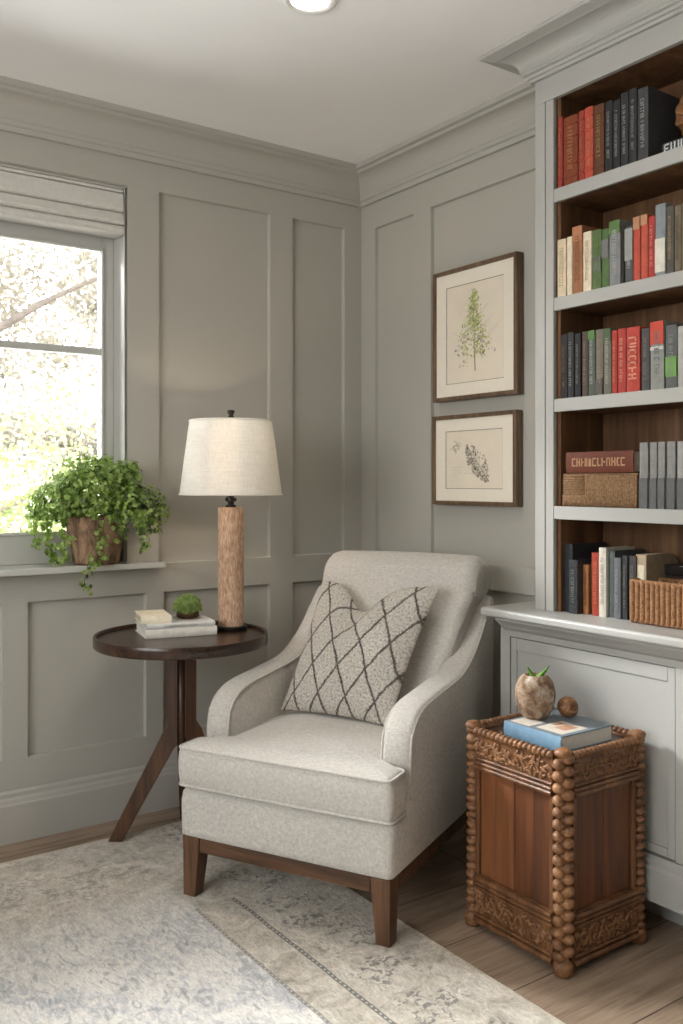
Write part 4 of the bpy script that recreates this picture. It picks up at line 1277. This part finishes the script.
vine([LD(-.09, -.06, .20), LD(-.105, -.075, .14), LD(-.095, -.075, .07), LD(-.10, -.07, .02)], 55, .013, .022)
vine([LD(.02, -.10, .18), LD(.045, -.112, .12), LD(.05, -.112, .05), LD(.03, -.112, .012)], 30, .013, .022)
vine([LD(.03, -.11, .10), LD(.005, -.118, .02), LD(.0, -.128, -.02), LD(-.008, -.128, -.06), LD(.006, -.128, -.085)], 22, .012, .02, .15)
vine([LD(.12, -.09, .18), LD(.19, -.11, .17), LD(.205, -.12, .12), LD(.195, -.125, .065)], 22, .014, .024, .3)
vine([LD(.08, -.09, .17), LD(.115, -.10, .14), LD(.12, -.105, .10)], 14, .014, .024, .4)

# ------------------------------------------------------------------ carved wooden chest
X0, X1, Y0, Y1 = -.648, -.286, -1.742, -1.350      # outer faces of the posts
HC = .572
chs = thing('carved_side_chest', 'carved wooden square chest with bobbin corner posts in front of the cabinet', 'chest', ((X0 + X1) / 2, (Y0 + Y1) / 2, 0))
hx, hy = (X1 - X0) / 2, (Y1 - Y0) / 2
pr_ = .030
for sx in (-1, 1):
    for sy in (-1, 1):
        px_, py_ = sx * (hx - pr_), sy * (hy - pr_)
        tx, ty = -sy * .7071, sx * .7071
        bm = NB()
        lathe(bm, [(.018, .0), (.024, .004), (.027, .02), (.024, .034), (.016, .04), (.012, .05), (.012, HC - .01), (.001, HC - .008)], (px_, py_, 0), 16)
        braid = sx < 0 and sy < 0
        nb = 34 if braid else 22
        for k in range(nb):
            zz = .048 + k * (HC - .062) / (nb - 1)
            s = 1 if k % 2 else -1
            j = .0115 if braid else .002
            r3 = (.0172, .0172, .0150) if braid else (.0215, .0215, .0128)
            rot = Matrix.Rotation(.22 * s, 4, Vector((sx, sy, 0)).normalized())
            og = .0035 if braid else 0
            ball(bm, (px_ + tx * s * j + sx * og, py_ + ty * s * j + sy * og, zz), r3, 14, 8, rot)
        ball(bm, (px_, py_, HC), (.024, .024, .014), 16, 8)
        obj('bobbin_post', bm, M['chestcarve'], chs, smooth=True)
def face_frame(axis, s):
    """rails, frieze and panel of one side. axis 'x': face normal along x"""
    L = (hy if axis == 'x' else hx) - 2 * pr_ + .008
    off = (hx if axis == 'x' else hy)
    def P(u, n, z_):      # u along the face, n inwards from the outer plane
        d_ = s * (off - n)
        return (d_, u, z_) if axis == 'x' else (u, d_, z_)
    def bx(bm, u0, u1, n0, n1, z0, z1): box(bm, P(u0, n0, z0), P(u1, n1, z1))
    fl = obj
    # panel of upright boards
    bm = NB(); nb = 4
    for k in range(nb):
        u0 = -L + 2 * L * k / nb; u1 = -L + 2 * L * (k + 1) / nb
        bx(bm, u0 + .0006, u1 - .0006, .024 + .0012 * (k % 2), .034, .14, .47)
    obj('panel', bm, M['chestpanel'], chs, bevel=.0015)
    bm = NB(); bx(bm, -L, -L + .014, .016, .034, .14, .47); obj('panel_bead', bm, M['chestwood'], chs, bevel=.003)
    bm = NB(); bx(bm, L - .014, L, .016, .034, .14, .47); obj('panel_bead', bm, M['chestwood'], chs, bevel=.003)
    for (z0, z1, kind) in ((.455, .562, 'top_rail'), (.022, .158, 'bottom_rail')):
        bm = NB()
        bx(bm, -L, L, .014, .040, z0, z1)
        if kind == 'top_rail':
            for zz, r in ((.463, .007), (.475, .006), (.488, .004)): tube(bm, [P(-L, .012, zz), P(L, .012, zz)], r, 10)
        else:
            for zz, r in ((.148, .008), (.134, .006), (.122, .004), (.030, .008), (.046, .005)): tube(bm, [P(-L, .012, zz), P(L, .012, zz)], r, 10)
        rail = obj(kind, bm, M['chestwood'], chs, smooth=False, bevel=.001)
        bm = NB()
        c0, c1 = (.494, .546) if kind == 'top_rail' else (.052, .116)
        nn = int(2 * L / .0125)
        zc = (c0 + c1) / 2; am = (c1 - c0) * .27
        vine_ = [P(-L + 2 * L * k / 80, .013, zc + am * math.sin(k / 80 * 2 * L / .052 * 2 * PI)) for k in range(81)]
        tube(bm, vine_, .0038, 6)
        for k in range(nn * 5):
            u = rnd.uniform(-L + .004, L - .004); zz = rnd.uniform(c0 + .003, c1 - .003)
            ang = rnd.uniform(0, PI)
            rot = Matrix.Rotation(ang, 4, 'X' if axis == 'x' else 'Y')
            r3 = (.0045, .0085, .0042) if axis == 'x' else (.0085, .0045, .0042)
            ball(bm, P(u, .013, zz), r3, 8, 5, rot)
        obj('carved_frieze', bm, M['chestcarve'], rail, smooth=True)
        if kind == 'top_rail':      # rope-carved bead on the top edge
            bm = NB(); nk = int(2 * L / .0165)
            for k in range(nk):
                u = -L + .008 + k * (2 * L - .016) / (nk - 1)
                rot = Matrix.Rotation(.5, 4, 'X' if axis == 'x' else 'Y')
                ball(bm, P(u, .017, .563), (.014, .0105, .013) if axis == 'x' else (.0105, .014, .013), 10, 7, rot)
            obj('rope_edge', bm, M['chestcarve'], rail, smooth=True)
for ax in ('x', 'y'):
    for s in (-1, 1): face_frame(ax, s)
bm = NB(); box(bm, (-hx + .030, -hy + .030, .540), (hx - .030, hy - .030, .558)); obj('top_panel', bm, M['tablewood'], chs, bevel=.002)
TZ = .5585
# books on the chest
cbk = lying('blue book with a pale pictured cover lying on the carved chest', -.488, -1.580, TZ, .206, .215, .043, math.radians(0), (104, 132, 152), page='white_page',
            top=[((-.1045, -.101), (.106, .101), 2, .0005), ((-.085, -.088), (.02, .005), 0, .0009), ((-.05, -.07), (.0, -.03), 1, .0013), ((-.095, .02), (-.03, .090), 0, .0009), ((-.03, -.02), (.008, .0), 1, .0013)])
vz = thing('stone_vase', 'round mottled stoneware pot with green sprouts on the blue book', 'vase', (-.500, -1.506, TZ + .0442))
bm = NB(); seg = 48
pf = [(.001, .001), (.026, 0), (.034, .004), (.047, .022), (.0545, .050), (.0555, .074), (.050, .100), (.039, .116), (.029, .1215), (.026, .118), (.024, .108), (.020, .10), (.001, .098)]
pf2 = catmull([(r, z_) for r, z_ in pf], 3)
rs = []
for r, zz in pf2:
    r = max(r, .0008)
    rs.append([(r * (1 + .035 * mnoise.noise(Vector((math.cos(a) * 1.6, math.sin(a) * 1.6, zz * 22)))) * math.cos(a), r * (1 + .035 * mnoise.noise(Vector((math.cos(a) * 1.6, math.sin(a) * 1.6, zz * 22)))) * math.sin(a), zz) for a in [2 * PI * k / seg for k in range(seg)]])
rings(bm, rs); bmesh.ops.recalc_face_normals(bm, faces=bm.faces[:]); obj('pot', bm, M['stone'], vz, smooth=True)
def blade(l, d, h_, w):
    bm = NB(); tip = lat3 * l + dep3 * d; side = dep3 if abs(l) > abs(d) else lat3
    rs = []
    for k in range(9):
        t = k / 8; c = tip * (t ** 1.5 * .9 + .1 * t) + Vector((0, 0, .086 + h_ * t)); ww = w * math.sin(PI * min(.98, .16 + .84 * t) ** 1.1) + .0008
        n = lat3 * .7 - dep3 * .7
        e = (lat3 * .8 + dep3 * .25)
        rs.append([tuple(c - e * ww), tuple(c - dep3 * .0028), tuple(c + e * ww), tuple(c + dep3 * .0012)])
    rings(bm, rs); bmesh.ops.recalc_face_normals(bm, faces=bm.faces[:]); obj('sprout', bm, M['sprout'], vz, smooth=True)
blade(-.024, 0, .062, .0075); blade(.040, 0, .060, .012); blade(.012, .012, .040, .004)
bl_ = thing('burl_ball', 'small brown burl wood ball on the blue book beside the pot', 'ornament', (-.424, -1.560, TZ + .0445))
bm = NB(); bmesh.ops.create_icosphere(bm, subdivisions=4, radius=.0295)
for v in bm.verts:
    v.co *= 1 + .05 * mnoise.noise(v.co * 40)
zm = min(v.co.z for v in bm.verts)
for v in bm.verts: v.co.z -= zm
obj('ball', bm, M['ballwood'], bl_, smooth=True)

# ------------------------------------------------------------------ rug
bm = NB(); prism(bm, roundpoly([(-4.0, -3.7), (-.785, -3.7), (-.785, -.182), (-4.0, -.182)], .01, 3), .0004, .006, 'z')
rug = obj('rug', bm, M['rug']); tag(rug, 'faded grey and beige patterned wool rug under the armchair', 'rug')

# ------------------------------------------------------------------ garden outside the window
bm = NB(); box(bm, (-16, .21, -.6), (12, 26, -.5)); struct(obj('ground', bm, M['pale_ground']))
def tree(label, x, y, hgt, trunk_r, crown_c, crown_r, nleaf, leafm, seed, branches, group='trees in the garden', ls=(.05, .10)):
    rnd = random.Random(seed)
    t = thing('tree', label, 'tree', (x, y, -.5), 0, group)
    bm = NB()
    tube(bm, catmull([(0, 0, 0), (.05, .02, hgt * .35), (-.05, .05, hgt * .7), (.02, 0, hgt)], 6), [trunk_r * (1 - .65 * k / 18) for k in range(19)], 10)
    obj('trunk', bm, M['bark'], t, smooth=True)
    for b in branches:
        pts = catmull(b[0], 7); n = len(pts)
        bm = NB(); tube(bm, pts, [b[1] * (1 - .75 * k / (n - 1)) for k in range(n)], 8)
        obj('branch', bm, M['bark'], t, smooth=True)
    V, Fs = [], []
    LS = [(0, 0), (.3, .3), (.32, .65), (0, 1.0), (-.32, .65), (-.3, .3)]
    cl = [(Vector((rnd.uniform(-1, 1), rnd.uniform(-1, 1), rnd.uniform(-1, 1)))) for _ in range(46)]
    for k in range(nleaf):
        c = rnd.choice(cl)
        p = Vector((crown_c[0] + c.x * crown_r[0] + rnd.gauss(0, .22), crown_c[1] + c.y * crown_r[1] + rnd.gauss(0, .22), crown_c[2] + c.z * crown_r[2] + rnd.gauss(0, .22)))
        add_leaf(V, Fs, p, Vector((rnd.gauss(0, 1), rnd.gauss(-.3, 1), rnd.gauss(.3, 1))), Vector((rnd.gauss(0, 1), rnd.gauss(0, 1), rnd.gauss(0, 1))), rnd.uniform(*ls), .1, LS)
    leaf_obj('crown', V, Fs, leafm, t)
    return t
tree('pale cream-leaved tree with a long slanting branch outside the window', -2.2, 4.3, 3.9, .10, (2.0, .7, 2.9), (1.3, .8, 1.9), 17000, M['tree_c'], 3,
     [([(0, .0, 2.0), (.8, -.2, 2.45), (1.45, -.3, 2.81), (1.727, -.3, 3.01), (2.015, -.3, 3.207), (2.257, -.3, 3.349), (2.52, -.3, 3.49)], .050), ([(0, 0, 2.5), (.4, -.2, 3.0), (.9, -.3, 3.5)], .03), ([(.0, .0, .8), (1.2, -.2, 1.3), (2.2, -.3, 1.85), (2.34, -.3, 2.10), (2.46, -.3, 2.32)], .036)], ls=(.03, .065))
tree('leafy green shrub-like tree low on the left outside the window', -1.05, 2.75, 1.5, .04, (.25, .1, 1.55), (.42, .3, .55), 3600, M['tree_b'], 5, [([(0, 0, .6), (.2, -.1, 1.0), (.3, -.1, 1.5)], .02)], ls=(.028, .055))
tree('pale green tree behind the slanting branch outside the window', -1.0, 10.6, 4.6, .12, (2.3, .0, 3.0), (3.4, .9, 3.0), 24000, M['tree_a'], 9, [([(0, 0, 1.8), (.7, -.2, 2.5), (1.4, -.3, 3.4)], .06)], ls=(.05, .11))

# ------------------------------------------------------------------ light
w = bpy.data.worlds.new('sky'); SC.world = w; w.use_nodes = True
nt = w.node_tree; bg = nt.nodes['Background']
tcn = nt.nodes.new('ShaderNodeTexCoord'); sp = nt.nodes.new('ShaderNodeSeparateXYZ'); cr = nt.nodes.new('ShaderNodeValToRGB')
nt.links.new(tcn.outputs['Generated'], sp.inputs[0]); nt.links.new(sp.outputs['Z'], cr.inputs['Fac'])
cr.color_ramp.elements[0].position = 0; cr.color_ramp.elements[0].color = (1.0, .985, .96, 1)
cr.color_ramp.elements[1].position = .6; cr.color_ramp.elements[1].color = (.92, .96, 1.0, 1)
nt.links.new(cr.outputs['Color'], bg.inputs['Color'])
bg.inputs['Strength'].default_value = 5.0

def light(name, kind, loc, rot, energy, color=(1, 1, 1), **kw):
    l = bpy.data.lights.new(name, kind); l.energy = energy; l.color = color
    portal = kw.pop('portal', False)
    for k, v in kw.items(): setattr(l, k, v)
    if portal: l.cycles.is_portal = True
    o = bpy.data.objects.new(name, l); COL.objects.link(o); o.location = loc; o.rotation_euler = rot
    return o
light('sun', 'SUN', (0, -6, 8), (math.radians(42), 0, math.radians(35)), 1.6, (1, .95, .88), angle=.02)
light('window_portal', 'AREA', ((WX0 + WX1) / 2, .205, (WZ0 + WZ1) / 2), (math.radians(-90), 0, 0), 1, shape='RECTANGLE', size=WX1 - WX0, size_y=WZ1 - WZ0, portal=True)
light('side_window_portal', 'AREA', (RX0 - .205, (SO[0] + SO[1]) / 2, (SO[2] + SO[3]) / 2), (0, math.radians(-90), 0), 1, shape='RECTANGLE', size=SO[3] - SO[2], size_y=SO[1] - SO[0], portal=True)
light('downlight_beam', 'SPOT', (-1.011, -1.122, H - .012), (0, 0, 0), 20, (1, .92, .82), spot_size=math.radians(120), spot_blend=.8, shadow_soft_size=.06)
sk = light('window_fill', 'AREA', (-3.25, 1.55, 3.55), (0, 0, 0), 2000, (.96, .98, 1), shape='RECTANGLE', size=1.6, size_y=1.0)  # unseen area lamp added outside the window to brighten the seat and jamb
sk.rotation_euler = (Vector((-1.1, -.7, .8)) - sk.location).to_track_quat('-Z', 'Y').to_euler()
light('lamp_glow', 'POINT', (-.836, -.322, 1.36), (0, 0, 0), 7, (1, .78, .58), shadow_soft_size=.03)

# ------------------------------------------------------------------ camera and colour
cam = bpy.data.cameras.new('camera'); co = bpy.data.objects.new('camera', cam); COL.objects.link(co)
co.location = (-2.4357, -3.2976, 1.27); co.rotation_euler = (PI / 2, 0, -math.radians(35.196))
cam.sensor_fit = 'HORIZONTAL'; cam.sensor_width = 36; cam.lens = 47.94; cam.shift_y = -30 / 683
cam.clip_start = .05
cam.dof.use_dof = True; cam.dof.focus_distance = 3.0; cam.dof.aperture_fstop = 5.6
SC.camera = co
vs_ = SC.view_settings
vs_.view_transform = 'Standard'; vs_.look = 'None'; vs_.exposure = 0.72; vs_.gamma = 1; vs_.use_curve_mapping = False
SC.cycles.use_denoising = True
SC.cycles.max_bounces = 10; SC.cycles.diffuse_bounces = 6; SC.cycles.transparent_max_bounces = 12
SC.cycles.caustics_reflective = False; SC.cycles.caustics_refractive = False
SC.cycles.sample_clamp_indirect = 6
